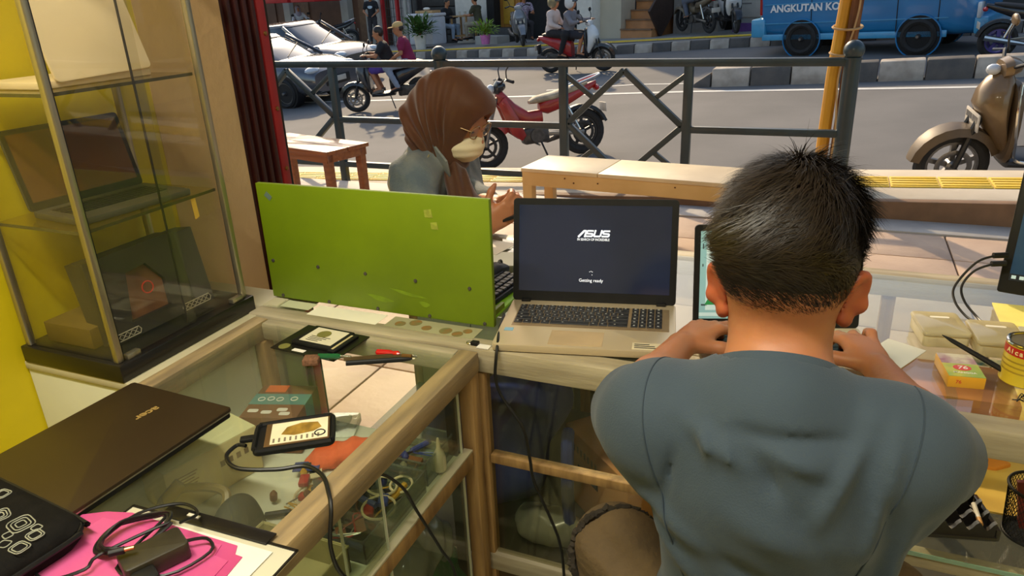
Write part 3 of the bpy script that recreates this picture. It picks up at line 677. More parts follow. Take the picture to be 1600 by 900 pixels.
# ---- cars
def car(label, mw, paint, L=4.2, W=1.72, Ht=1.48, hood=.95, tall=0.):
    c = thing('car', label, 'car', mw=mw)
    h = W/2; x1 = L/2
    st_ = [(-x1, .62, .24, .78), (-x1+.12, .60, .36, .92), (-x1+.6, .60, .40, 1.0), (-.6, .60, .41, .98), (.5, .60, .41, .96), (x1-1.05, .59, .40, .93), (x1-.5, .57, .37, .83), (x1-.15, .53, .30, .74), (x1, .50, .22, .62)]
    b = MB().ring([sring(x, 0, zc-.02, h*(1 if abs(x) < x1-.3 else (.93 if abs(x) < x1-.05 else .82)), hh, 24, 4) for x, zc, hh, top in st_]).build('body', paint, c)
    # greenhouse: four horizontal outlines from belt to roof
    def outl(z, xf, xr, w, n=24): return [((xf-xr)/2*math.copysign(abs(math.cos(2*PI*j/n))**.45, math.cos(2*PI*j/n))+(xf+xr)/2, w*math.copysign(abs(math.sin(2*PI*j/n))**.45, math.sin(2*PI*j/n)), z) for j in range(n)]
    xf, xr = x1-1.02, -x1+.35; tf, tr = xf-.95, xr+.45
    MB().ring([outl(.93, xf, xr, h*.94), outl(1.15, xf-.38, xr+.12, h*.90), outl(Ht-.07, tf, tr, h*.76)]).build('cabin_glass', m_tint, c)
    MB().ring([outl(Ht-.09, tf+.06, tr-.06, h*.775), outl(Ht-.03, tf-.03, tr+.02, h*.74), outl(Ht, tf-.25, tr+.2, h*.55)]).build('roof', paint, c)
    for s in (-1, 1):
        for (xa, xb) in ((xf-.04, tf+.02), ((xf+xr)/2-.1, (tf+tr)/2), (xr+.08, tr)):
            MB().bar((xa, s*h*.925, .93), (xb, s*h*.765, Ht-.08), .05, .07, (1,0,0)).build('pillar', paint, c, .01)
        MB().ell((xf-.35, s*(h+.09), 1.0), (.07, .10, .07)).build('mirror', paint, c)
        MB().ell((x1-.16, s*h*.66, .72), (.14, .20, .085), 14, 8).build('headlight', m_lens, c)
        for x in (-.35, .62): MB().box((x-.02, s*(h*.985)-.01, .80), (x+.14, s*(h*.985)+.02, .83)).build('door_handle', m_chrome, c, .008)
        MB().box((-x1+.9, s*h*.97-.02, .2), (x1-1, s*h*.97+.02, .3)).build('sill', m_blackp, c, .01)
    MB().box((x1-.06, -h*.45, .36), (x1+.015, h*.45, .56)).build('grille', m_blackp, c, .02)
    MB().box((x1-.02, -.24, .42), (x1+.03, .24, .53)).build('plate', m_plate, c, .006)
    for s in (-1, 1):
        for x in (x1-.78, -x1+.75):
            MB().lathe([(.36, -.12), (.36, .12)], 24, Matrix.Translation((x, s*(h-.115), .33)) @ Matrix.Rotation(R(90), 4, 'X')).build('wheel_arch', m_blackp, c)
            wheel(c, x, s*(h-.04), .315, .2, 8, m_alloy, .16, False)
    MB().bar((xf-.12, -.2, 1.0), (xf-.5, .55, 1.22), .015, .015).build('wiper', m_blackp, c)
    return c
m_car1 = mat('silver_black_car_paint', (96, 98, 104), .12, .5, var=.06, coat=1.)
m_car2 = mat('grey_brown_car_paint', (122, 116, 112), .15, .45, var=.06, coat=1.)
car('dark silver car nearest the railing, waiting nose to the right', on_road(-12.1, 14.0, -6), m_car1)
car('grey brown car behind the dark silver one, only its roof and hood showing', on_road(-13.3, 16.9, -10), m_car2, 4.3, 1.75, 1.55)

# ---- blue public transport van
m_blue = mat('blue_van_paint', (34, 122, 178), .25, var=.06, coat=.7, scale=2)
m_bluel = mat('light_blue_van_bumper', (70, 160, 206), .3, var=.06, coat=.6)
vn = thing('blue_van', 'blue public minivan with white lettering driving right beyond the median', 'van', mw=on_road(.52, 16.75, -20))
def vring(x, z0, z1, w, top): 
    zc, hh = (z0+z1)/2, (z1-z0)/2; return sring(x, 0, zc, w, hh, 28, 6)
MB().ring([vring(-1.95, .42, 1.75, .70, 0), vring(-1.9, .34, 1.84, .76, 0), vring(-1.6, .30, 1.90, .79, 0), vring(1.0, .30, 1.90, .79, 0), vring(1.35, .30, 1.86, .79, 0), vring(1.62, .30, 1.45, .78, 0), vring(1.86, .32, 1.02, .76, 0), vring(1.98, .38, .86, .70, 0)]).build('body', m_blue, vn)
for s in (-1, 1):
    for x0, x1 in ((-1.72, -.95), (-.86, -.05), (.02, .62), (.7, 1.28)): MB().prism(rrect(x1-x0, .52, .07), s*.785-.012, s*.785+.012, Matrix.Translation(((x0+x1)/2, 0, 1.38)) @ Matrix(((1,0,0,0),(0,0,1,0),(0,1,0,0),(0,0,0,1)))).build('window', m_tint, vn)
    for x in (-.9, .0, .66, 1.34): MB().box((x-.006, s*.79-.006, .4), (x+.006, s*.79+.006, 1.7)).build('door_gap', m_dark, vn)
    for z in (.62, .98): MB().box((-1.85, s*.792-.006, z), (1.5, s*.792+.006, z+.014)).build('body_crease', m_bluel, vn)
    MB().box((-1.9, s*.785-.01, .30), (1.5, s*.785+.02, .42)).build('sill', m_bluel, vn, .015)
    for x in (-1.08, 1.05):
        MB().lathe([(.36, -.12), (.36, .12)], 24, Matrix.Translation((x, s*.675, .32)) @ Matrix.Rotation(R(90), 4, 'X')).build('wheel_arch', m_dark, vn)
        MB().torus(.372, .014, 28, 6, Matrix.Translation((x, s*.80, .32)) @ Matrix.Rotation(R(90), 4, 'X')).build('arch_lip', m_blue, vn)
        wheel(vn, x, s*.745, .32, .2, 8, m_alloy, .2, False)
    MB().box((-1.99, s*.64-.08, .78), (-1.90, s*.64+.11, 1.42)).build('tail_light', m_redlens, vn, .02)
    MB().box((-1.995, s*.64-.08, 1.18), (-1.92, s*.64+.112, 1.42)).build('tail_light_amber', m_amber, vn, .02)
    MB().box((.03, s*.80-.01, .99), (.16, s*.80+.02, 1.03)).build('door_handle', m_blackp, vn, .008)
MB().box((-2.14, -.80, .36), (-1.84, .80, .72)).build('rear_bumper', m_bluel, vn, .04); MB().box((1.9, -.80, .34), (2.12, .80, .62)).build('front_bumper', m_bluel, vn, .04)
MB().box((1.93, -.82, .6), (2.0, -.62, .86)).build('headlight', m_lens, vn, .02)
text('lettering', 'ANGKUTAN KOTA', .185, mat('white_lettering', (236, 238, 238), .5, var=.02), vn, frame((-.92, -.803, .90), (1,0,0), (0,0,1)), .002, .006, align='CENTER')

# ================================================================== shop furniture
m_rail = wood('worn_wood_rail_y', (168, 144, 104), (130, 112, 84), 'Y', 5, .5, .1)
m_railx = wood('worn_wood_rail_x', (178, 166, 138), (148, 136, 110), 'X', 5, .5, .1)
m_post = wood('wood_post', (170, 134, 82), (132, 100, 60), 'Z', 5, .55)
m_pale = mat('pale_counter_paint', (196, 188, 158), .45, col2=(172, 162, 130), scale=4)
m_gtop = glass('counter_top_glass', (250, 252, 249), .045, .6, .015, 4.0, .03, (180, 184, 150))
m_gside = glass('smoked_door_glass', (240, 240, 230), .05, .35, .03, 4.0, .02, (120, 120, 96))
m_gclear = glass('clear_side_glass', (244, 248, 240), .05, .6, .015, 4.0, .012)
m_gedge = mat('green_glass_edge', (120, 160, 140), .15, var=.1, coat=.8)
m_lam = mat('pale_laminate', (214, 212, 186), .4, var=.05, scale=3)
m_black = mat('black_gloss_board', (24, 22, 20), .3, var=.2)
m_blk = mat('matt_black_plastic', (22, 22, 23), .5, var=.15, scale=30, spec=.3)
m_alu = mat('brushed_aluminium', (176, 168, 146), .32, .85, var=.1, stretch=(20,20,1))
TZ = .853

# ---- left display case
lc = thing('display_case', 'low glass topped display case along the left wall holding boxes and tools', 'display case', (0, 0, 0))
X0, X1, Y0, Y1 = -1.14, -.585, .12, 1.143
box('top_rail', (X1-.042, Y0, .808), (X1, Y1, .853), m_rail, lc, .006)
box('top_rail', (X0, Y0, .808), (X0+.04, Y1, .853), m_rail, lc, .006)
box('top_rail', (X0+.04, Y1-.028, .812), (X1-.042, Y1, .852), m_railx, lc, .006)
box('top_rail', (X0+.04, Y0, .812), (X1-.042, Y0+.04, .852), m_railx, lc, .006)
gt = box('top_glass', (X0+.03, Y0+.03, .845), (X1-.035, Y1-.022, .851), m_gtop, lc)
box('left_panel', (X0, Y0, .02), (X0+.015, Y1, .808), m_lam, lc)
box('near_panel', (X0+.015, Y0, .02), (X1-.02, Y0+.012, .808), m_lam, lc)
for y in (Y0+.02, Y1-.018): box('corner_post', (X1-.034, y-.016, 0), (X1-.003, y+.016, .808), m_post, lc, .003)
for y in (Y0+.02, Y1-.018): box('corner_post', (X0+.016, y-.016, 0), (X0+.045, y+.016, .808), m_post, lc, .003)
box('door_seal', (X1-.052, Y1-.062, .02), (X1-.030, Y1-.040, .808), m_black, lc)
box('shelf_board', (X0+.015, Y0+.012, .628), (X1-.028, Y1-.03, .642), m_lam, lc)
box('shelf_lip', (X1-.027, Y0+.04, .612), (X1-.008, Y1-.04, .645), m_post, lc, .002)
box('shelf_track', (X1-.0275, Y0+.04, .645), (X1-.008, Y1-.04, .650), m_pale, lc, .001)
for y0, y1, x in ((.40, .796, X1-.012), (.70, 1.085, X1-.022)): 
    g = box('sliding_glass', (x-.004, y0, .04), (x, y1, .806), m_gclear, lc)
    for y in (y0, y1): box('glass_edge', (x-.0042, y-.0012, .04), (x+.0002, y+.0012, .806), mat('bright_glass_edge', (206, 206, 186), .15, coat=.8), g)
box('floor_board', (X0+.015, Y0+.012, .03), (X1-.02, Y1-.03, .05), m_lam, lc)

# ---- long front counter
fc = thing('front_counter', 'long wooden framed glass counter across the shop front carrying the open laptops', 'counter', (0, 0, 0))
CX0, CX1, CY0, CY1 = -1.17, 1.5, 1.15, 1.84
box('front_rail', (CX0, CY0, .800), (CX1, CY0+.05, .853), m_railx, fc, .007)
box('back_rail', (CX0, CY1-.05, .80), (CX1, CY1, .853), m_railx, fc, .007)
box('end_rail', (CX0, CY0+.05, .80), (CX0+.045, CY1-.05, .853), m_pale, fc, .006); box('end_rail', (CX1-.045, CY0+.05, .80), (CX1, CY1-.05, .853), m_pale, fc, .006)
box('top_glass', (CX0+.02, CY0+.02, .846), (CX1-.02, CY1-.02, .8525), m_gtop, fc)
for x in (-.615, .15, CX1-.04): box('counter_post', (x+.004, CY0+.0065, 0), (x+.03, CY0+.036, .798), m_post, fc, .003)
for x in (CX0+.005, -.6, .15, CX1-.04): box('counter_post', (x, CY1-.035, 0), (x+.03, CY1-.005, .80), m_post, fc, .003)
box('middle_rail', (-.582, CY0+.006, .585), (.16, CY0+.03, .606), m_post, fc, .003)
box('shelf_glass', (.15, CY0-.0, .592), (CX1-.04, CY1-.03, .600), m_gtop, fc)
box('shelf_glass_edge', (.15, CY0-.0015, .592), (CX1-.04, CY0, .600), m_gedge, fc)
box('shelf_rail', (.15, CY0+.004, .565), (CX1-.04, CY0+.03, .591), m_railx, fc, .003)
box('bottom_rail', (-.6, CY0+.003, .30), (CX1-.04, CY0+.03, .345), m_railx, fc, .004)
box('bottom_board', (CX0+.02, CY0+.03, .31), (CX1-.03, CY1-.02, .33), mat('dark_base_board', (66, 58, 44), .6), fc)
box('kick_board', (-.6, CY0+.02, 0), (CX1, CY0+.035, .30), mat('brown_kick', (88, 70, 46), .6), fc)
g = box('door_glass', (-.582, CY0+.014, .345), (.15, CY0+.019, .80), m_gside, fc)
box('street_panel', (-.62, CY1-.03, .0), (-.36, CY1-.015, .80), mat('dark_back_board', (84, 74, 54), .6), fc)
tl = box('panel_tile', (.0015, 0, .0015), (.1885, .008, .1885), mat('greenish_white_tile', (160, 164, 140), .35, var=.05), fc); tl.location = (CX0+.03, CY1-.03, .03)
for i in range(3):
    for j in range(4):
        if i+j: share('panel_tile', tl, fc, (CX0+.03+.19*i, CY1-.03, .03+.19*j))
box('street_glass', (-.36, CY1-.03, .03), (CX1-.05, CY1-.025, .80), m_gclear, fc)
box('cabinet_glass_end', (CX1-.03, CY0+.03, .33), (CX1-.025, CY1-.03, .80), m_gclear, fc)
for x0, x1, y0, y1, c, nm, lb in ((-1.03, -.85, 1.185, 1.236, (226, 220, 196), 'paper_slip', 'pale paper slip lying under the foot of the green board'),
                           (-1.12, -1.04, 1.205, 1.24, (186, 188, 150), 'paper_slip', 'greenish paper slip left of the pale one under the board')):
    o = box(nm, (x0, y0, .8527), (x1, y1, .8532), mat(nm+str(c[0]), c, .7, var=.05), None); tag(o, lb, 'paper')
cn = thing('coin_tray', 'sheet of brown coin pictures lying right of the paper slips', 'sheet', (-.72, 1.215, .853))
box('sheet', (-.11, -.03, 0), (.1, .02, .0006), mat('dull_sheet', (150, 146, 112), .6), cn)
for k, (x, y, r) in enumerate(((-.08, -.01, .012), (-.05, .004, .014), (-.015, -.012, .011), (.03, -.012, .014), (.06, -.018, .012), (.075, .0, .01))): MB().lathe([(r, .0006), (r, .0012)], 14, Matrix.Translation((x, y, 0))).build('coin_print', mat('brown_coin', (138, 96, 50), .5, col2=(110, 110, 70), scale=60), cn)

# ---- tall glass cabinet on a low cupboard
cu = thing('low_cupboard', 'pale low cupboard under the tall glass cabinet', 'cupboard', (0, 0, 0))
box('carcass', (-1.447, .822, 0), (-1.15, 1.29, .832), m_lam, cu, .003); box('top_board', (-1.447, .818, .832), (-1.142, 1.29, .8495), m_pale, cu, .003)
gc = thing('glass_cabinet', 'tall aluminium framed glass cabinet showing laptops against the yellow wall', 'cabinet', (0, 0, .85))
cx0, cx1, cy0, cy1 = -1.43, -1.172, .822, 1.165
box('base', (cx0-.01, cy0-.006, 0), (cx1+.008, cy1+.012, .036), m_black, gc, .003)
for x in (cx0, cx1-.018):
    for y in (cy0, cy1-.018): box('frame_post', (x+(.004 if x > -1.3 else 0), y+(.004 if y > 1 else 0), .036), (x+.014+(.004 if x > -1.3 else 0), y+.014+(.004 if y > 1 else 0), .95), m_alu, gc, .003)
for y in (cy0, cy1-.018): box('top_frame', (cx0, y, .93), (cx1, y+.018, .95), m_alu, gc)
for x in (cx0, cx1-.018): box('top_frame', (x, cy0, .93), (x+.018, cy1, .95), m_alu, gc)
m_gcab = glass('cabinet_glass', (250, 249, 244), .04, .4, .012, 4.5, .012)
box('side_glass', (cx0+.018, cy0+.005, .036), (cx1-.018, cy0+.009, .93), m_gcab, gc); box('side_glass', (cx0+.018, cy1-.009, .036), (cx1-.018, cy1-.005, .93), m_gcab, gc)
for y0, y1, x in ((cy0+.016, 1.02, cx1-.004), (1.005, cy1-.016, cx1-.012)):
    g = box('sliding_glass', (x-.004, y0, .04), (x, y1, .93), m_gcab, gc); box('glass_edge', (x-.0042, y0-.001, .04), (x+.0004, y0+.001, .93), m_black, g)
for y in (cy0+.02, cy1-.045): box('glass_clip', (cx1-.012, y, .036), (cx1+.002, y+.03, .046), m_alu, gc, .001)
for z in (.285, .522): 
    s_ = box('shelf_glass', (cx0+.01, cy0+.012, z-.003), (cx1-.02, cy1-.012, z+.003), glass('shelf_glass_amber', (244, 238, 210), .06, .6, .02, 3, .05, (190, 160, 60)), gc)
    box('shelf_edge', (cx1-.0205, cy0+.012, z-.003), (cx1-.02, cy1-.012, z+.003), mat('dark_glass_edge', (84, 80, 50), .2), s_); box('shelf_edge', (cx0+.01, cy0+.0112, z-.003), (cx1-.02, cy0+.012, z+.003), MATS['dark_glass_edge'], s_)

# ================================================================== laptops
m_gold = mat('champagne_aluminium', (204, 186, 154), .36, .35, var=.04, scale=3)
m_key = mat('black_key', (22, 22, 24), .45, var=.1)
m_legend = mat('key_legend', (190, 190, 186), .6, var=.02)
def screen_mat(name, c1, c2, strength, scale=3):
    return mat(name, c1, .12, col2=c2, emit=strength, scale=scale, spec=.5)
def tilt(root, w, d, z, deg):
    """empty-free lid transform: local x right, y up the lid, z towards the viewer"""
    a = R(deg); return Matrix.Translation((0, d, z)) @ Matrix(((1,0,0,0),(0,math.sin(a),-math.cos(a),0),(0,math.cos(a),math.sin(a),0),(0,0,0,1)))
def xf(mb, M_): mb.v = [tuple(M_ @ Vector(v)) for v in mb.v]; return mb
def lid(root, w, h, t, M_, shell, bez, scr, b=(.012, .012, .012, .022), back=None):
    l = xf(MB().prism([(x+w/2, y+h/2) for x, y in rrect(w, h, .008)], -t, -.0006), M_).build('lid', shell, root)
    xf(MB().prism([(x+w/2, y+h/2) for x, y in rrect(w-.002, h-.002, .007)], -.0006, .0006), M_).build('bezel', bez, l)
    s = xf(MB().box((b[0], b[3], .0006), (w-b[1], h-b[2], .0012)), M_).build('screen', scr, l)
    return l, s
al = thing('laptop', 'open champagne laptop with a dark boot screen on the counter', 'laptop', (-.561, 1.149, TZ), 11.7)
W, D_, T_ = .349, .224, .017
base = MB().prism([(x+W/2, y+D_/2) for x, y in rrect(W, D_, .010)], .002, T_).build('base', m_gold, al, .0015)
box('base_underside', (.004, .004, 0), (W-.004, D_-.004, .003), m_blk, al)
kd = box('keyboard_deck', (.022, .088, T_), (W-.013, .194, T_+.0006), mat('deck_recess', (150, 128, 96), .45, .4), base)
kz = T_+.0006
keymeshes = {}
def key(w, h, x, y, lgd=True):
    k = (round(w, 4), round(h, 4))
    if k not in keymeshes:
        o = MB().box((.0006, .0006, 0), (w-.0012, h-.0012, .0016)).build('key', m_key, base, .0004, seg=1); keymeshes[k] = o; o.location = (x, y, kz)
    else: o = share('key', keymeshes[k], base, (x, y, kz))
    return o
pu = .01545; kh = .0162
rows = [(.0106, [1]*15), (kh, [1]*13+[2]), (kh, [1.5]+[1]*12+[1.5]), (kh, [1.75]+[1]*11+[2.25]), (kh, [2.25]+[1]*10+[2.75]), (kh, [1.2, 1.2, 1.2, 1.2, 5.2, 1.2, 1.2, 2.6])]
y = .193
lg = MB()
for h, ws in rows:
    y -= h+.0003; x = .024
    for w in ws:
        key(w*pu, h, x, y)
        lg.box((x+w*pu*.3, y+h*.5, kz+.0017), (x+w*pu*.3+.0035, y+h*.5+.0022, kz+.0018)); x += w*pu
    x = .024+15*pu+.0045
    n = 4
    for k in range(n): key(.0155, h, x+.0158*k, y); lg.box((x+.0158*k+.005, y+h*.4, kz+.0017), (x+.0158*k+.009, y+h*.4+.003, kz+.0018))
lg.build('key_legends', m_legend, base)['kind'] = 'stuff'
box('touchpad', (.108, .010, T_), (.212, .072, T_+.0005), mat('touchpad', (196, 168, 124), .35, .3), base); 
o = box('sticker', (.012, .062, T_), (.030, .076, T_+.0005), mat('blue_sticker', (96, 150, 176), .4), base)
stk = box('warranty_sticker', (.268, .006, T_), (.345, .034, T_+.0005), mat('cream_sticker', (220, 206, 172), .5), base)
for k in range(3): box('print_line', (.272, .026-.007*k, T_+.0005), (.30+.01*k, .029-.007*k, T_+.0007), m_blk, stk)
for x in (.02, W-.04): box('hinge', (x, D_-.014, T_-.002), (x+.02, D_-.002, T_+.006), m_blk, al, .002)
AM = tilt(al, W, D_-.006, T_, 14)
m_scr = screen_mat('boot_screen', (24, 29, 42), (32, 38, 58), .4)
m_glow = mat('white_screen_text', (225, 230, 240), .4, var=.01, emit=.75)
ld, scr = lid(al, W, .222, .007, AM, mat('dark_lid_shell', (34, 32, 32), .4), m_blk, m_scr, (.013, .014, .014, .022))
sw_, sh_ = W-.027, .222-.036
def onscr(u, v, zz=.0014): return AM @ Vector((.013+u*sw_, .022+v*sh_, zz))
SX, SY = AM.to_3x3() @ Vector((1,0,0)), AM.to_3x3() @ Vector((0,1,0))
def smat(u, v): return frame(onscr(u, v), SX, SY)
# the wordmark as slanted strokes
lgm = MB(); S_ = .0030
def stroke(pts, w=.0034):
    for a, b in zip(pts[:-1], pts[1:]): 
        q = MB().bar((a[0], a[1], 0), (b[0], b[1], 0), w, .0004, (0,0,1)); lgm.add([tuple(smat(.505, .645) @ Vector(v)) for v in q.v], q.f)
sl = .30
def P_(x, y): return (x+y*sl, y)
u = .0135; hh = .0125; x = -.0345
stroke([P_(x, -.001), P_(x+.009, hh)], .0042); stroke([P_(x+.008, hh), P_(x+.0135, hh), P_(x+.0135, -.001)])
for xo in (.0155, .0500):
    a = x+xo; stroke([P_(a+.0135, hh), P_(a, hh), P_(a, hh*.55), P_(a+.0135, hh*.5), P_(a+.0135, .001), P_(a-.001, .001)])
a = x+.0325; stroke([P_(a, hh+.002), P_(a, .001), P_(a+.0135, .001), P_(a+.0135, hh+.002)])
lgm.build('wordmark', m_glow, scr)
text('slogan', 'IN SEARCH OF INCREDIBLE', .0072, m_glow, scr, smat(.497, .612), .0001, .0001, sx=.78)
text('status_line', 'Getting ready', .0098, m_glow, scr, smat(.487, .14), .0001, .00005, sx=.95)
for k, (dx, dy) in enumerate(((-.003, .003), (.0, .0042), (.0028, .003), (.0022, -.0035))):
    q = MB().lathe([(.0009, 0), (.0009, .0003)], 8, smat(.487, .225) @ Matrix.Translation((dx, dy, 0))).build('spinner_dot', m_glow, scr)
# second laptop, half hidden by the man
a2 = thing('laptop', 'open dark laptop with a pale teal page that the man works on', 'laptop', (-.148, 1.142, TZ), 17.6)
W2, D2 = .314, .216
b2 = MB().prism([(x+W2/2, y+D2/2) for x, y in rrect(W2, D2, .01)], 0, .014).build('base', mat('ivory_laptop_base', (206, 192, 162), .4), a2, .002)
box('keyboard_deck', (.02, .08, .014), (W2-.02, .19, .0146), m_blk, b2)
k0 = None
for r_ in range(5):
    for c in range(14):
        if k0 is None: k0 = box('key', (.0008, .0008, 0), (.0185, .019, .0016), m_key, b2); k0.location = (.022+.0193*c, .085+.0205*r_, .0146)
        else: share('key', k0, b2, (.022+.0193*c, .085+.0205*r_, .0146))
M2 = tilt(a2, W2, D2-.006, .014, 10)
l2, s2 = lid(a2, W2, .205, .007, M2, mat('dark_lid_shell', (34, 32, 32)), m_blk, screen_mat('teal_page_screen', (120, 160, 164), (136, 174, 176), .42, 2), (.011, .011, .012, .020))
m_page = mat('page_white', (176, 196, 196), .4, emit=.45, var=.02); m_pl = mat('page_dark', (60, 76, 84), .4, emit=.1)
for u0, v0, u1, v1, mm in ((.012, .15, .05, .17, m_pl), (.04, .1, .16, .93, m_page), (.014, .80, .022, .86, m_pl), (.014, .6, .022, .63, m_pl), (.1, .74, .17, .745, m_pl), (.1, .86, .17, .865, m_pl), (0, .03, 1, .07, m_page), (.2, .3, .95, .9, m_page)):
    xf(MB().box((.011+u0*(W2-.022), .02+v0*.173, .0013), (.011+u1*(W2-.022), .02+v1*.173, .0015)), M2).build('page_block', mm, s2)
xf(MB().prism([(.011+.010, .02+.018+.010), (.011+.030, .048), (.011+.02, .066)], .0016, .0018), M2).build('green_mark', mat('green_logo', (40, 130, 70), .4, emit=.3), s2)
# closed brown laptop
ac = thing('closed_laptop', 'closed dark brown laptop lying on the left display case', 'laptop', (-1.13, .498, TZ), -2.5)
m_acer = mat('brown_metal_lid', (62, 48, 29), .38, .35, var=.07, scale=2)
MB().prism([(x+.119, y+.152) for x, y in rrect(.236, .302, .006)], .0, .010).build('base', m_blk, ac, .001)
l_ = MB().prism([(x+.12, y+.152) for x, y in rrect(.24, .304, .006)], .011, .018).build('lid', m_acer, ac, .0015)
box('silver_edge', (.236, .006, .0105), (.2405, .298, .0125), m_alu, l_)
text('wordmark', 'acer', .022, mat('gold_print', (176, 146, 84), .4, .3), l_, frame((.118, .236, .0182), (-.12,-1,0), (1,-.12,0)), .0002, .0006, sx=1.1)

# ================================================================== things on the left case
m_cable = mat('black_cable', (18, 18, 18), .45, var=.1)
sl_ = thing('laptop_sleeve', 'black laptop sleeve printed with pale rounded squares at the lower left corner', 'bag', (-.825, .485, TZ), -6)
def pillow(x0, x1, y0, y1, z0, z1, r=.03, n=6):
    b = MB(); rings = []
    for t in range(7):
        f = t/6; ins = .020*(2*abs(f-.5))**3; z = z0+(z1-z0)*f
        w, h = (x1-x0)-2*ins, (y1-y0)-2*ins; rings.append([(x+(x0+x1)/2, y+(y0+y1)/2, z) for x, y in rrect(w, h, r, n)])
    return b.ring(rings)
slb = pillow(-.36, 0, -.27, .0, .0, .046, .035).build('sleeve_body', mat('black_neoprene', (16, 14, 12), .8, var=.25, scale=60, bump=.1, spec=.15), sl_)
MB().tube(smooth_path([(x*.985-.18, y*.985-.135, .026) for x, y in rrect(.365, .275, .037, 4)], 2, True), .004, 6, closed=True).build('zip_piping', m_blk, slb)
m_print = mat('pale_print', (150, 150, 132), .6, var=.15, scale=60)
rnd = random.Random(3)
for (x, y, s_, k) in ((-.062, -.052, .016, 3), (-.036, -.047, .006, 1), (-.024, -.056, .010, 2), (-.018, -.078, .011, 2), (-.105, -.085, .013, 2), (-.135, -.060, .012, 3), (-.105, -.055, .013, 3), (-.135, -.088, .012, 3), (-.075, -.105, .017, 2), (-.055, -.072, .006, 1), (-.042, -.083, .007, 1), (-.12, -.135, .026, 4), (-.075, -.150, .007, 1), (-.06, -.158, .013, 2), (-.035, -.155, .011, 2), (-.10, -.18, .018, 2), (-.16, -.16, .016, 3), (-.17, -.11, .015, 3), (-.2, -.08, .014, 2), (-.19, -.045, .012, 3), (-.15, -.028, .01, 2), (-.23, -.12, .02, 3), (-.25, -.06, .015, 2), (-.2, -.2, .018, 3)):
    b = MB(); a = R(rnd.uniform(-18, 18))
    for q in range(k):
        w = s_*2*(1-q*.3); pts = [(x+px*math.cos(a)-py*math.sin(a), y+px*math.sin(a)+py*math.cos(a), .0463) for px, py in rrect(w, w*.85, w*.25, 4)]
        b.tube(pts, .0008, 4, closed=True)
    b.build('printed_square', m_print, slb)
sh_p = thing('screen_panel', 'loose white laptop screen panel with black taped edges under the pink folder', 'screen panel', (-.562, .562, TZ), 1.5)
box('panel', (-.278, -.26, 0), (0, 0, .003), mat('panel_white', (206, 200, 176), .4, var=.04), sh_p, .0008)
for lo, hi in (((-.278, -.003, .0028), (0, .0012, .0042)), ((-.0022, -.26, .0028), (.001, 0, .0042)), ((-.279, -.26, .0028), (-.276, 0, .0042))): box('edge_tape', lo, hi, m_black, sh_p)
bs = box('circuit_strip', (-.225, -.006, .003), (-.045, .016, .006), m_black, sh_p, .001); box('connector', (-.185, .004, .006), (-.165, .009, .0075), mat('white_connector', (206, 200, 180), .5), bs)
box('backing_sheet', (-.24, -.24, .0042), (-.028, -.014, .0048), m_offw, sh_p)
pf = thing('pink_folder', 'translucent pink plastic folder under the charger', 'folder', (-.60, .548, TZ+.005), 3)
m_pink = mat('pink_plastic', (204, 84, 138), .35, col2=(188, 66, 120), scale=4, coat=.3)
MB().prism([(-.262, -.005), (-.225, .004), (-.04, -.006), (-.032, -.02), (-.02, -.021), (.0, -.25), (-.3, -.25), (-.29, -.02)], 0, .0009).build('cover', m_pink, pf)
MB().prism([(-.255, -.017), (-.06, -.012), (-.055, -.03), (-.032, -.033), (-.02, -.25), (-.3, -.25)], .001, .0019).build('front_flap', mat('pink_plastic_b', (212, 94, 146), .35, col2=(196, 76, 130), scale=5, coat=.3), pf)
ad = thing('power_adapter', 'small black power adapter with a coiled cord on the pink folder', 'adapter', (-.712, .478, TZ+.0075), 64)
MB().prism([(x, y) for x, y in rrect(.075, .044, .006)], 0, .024).build('adapter_body', mat('worn_black_plastic', (46, 41, 29), .45, var=.2, scale=30), ad, .003)
lp = []
for k in range(3):
    for j in range(10):
        a = 2*PI*j/10; lp.append((-.01+.043*math.cos(a)+.004*k, .068+.030*math.sin(a)-.003*k, .006+.0035*k+.004*(j % 3 == 0)))
cpath = smooth_path([(.037, .0, .012), (.06, -.012, .010), (.055, -.035, .006), (.0, -.036, .005), (-.04, .02, .004)]+lp+[(-.05, .05, .012), (-.07, .04, .008), (-.11, .06, .004), (-.12, .11, .004)], 4)
MB().tube(cpath, .0022, 6).build('cord', m_cable, ad)
MB().tube(smooth_path([(.04, .015, .03), (.07, .05, .008), (.06, .09, .006), (.01, .10, .012), (-.04, .075, .014), (-.045, .02, .035)]), .0021, 6).build('cord', m_cable, ad)
MB().cyl((-.044, .012, .034), (-.028, .006, .034), .0045).build('plug', m_blk, ad); MB().cyl((-.028, .006, .034), (-.018, .002, .034), .0028).build('plug_tip', mat('copper_tip', (214, 150, 96), .25, .8), ad)
MB().box((-.034, -.048, .0), (-.006, -.022, .02)).build('wall_plug', m_blk, ad, .004); MB().cyl((-.02, -.048, .01), (-.02, -.062, .01), .0022).build('plug_pin', m_alu, ad)

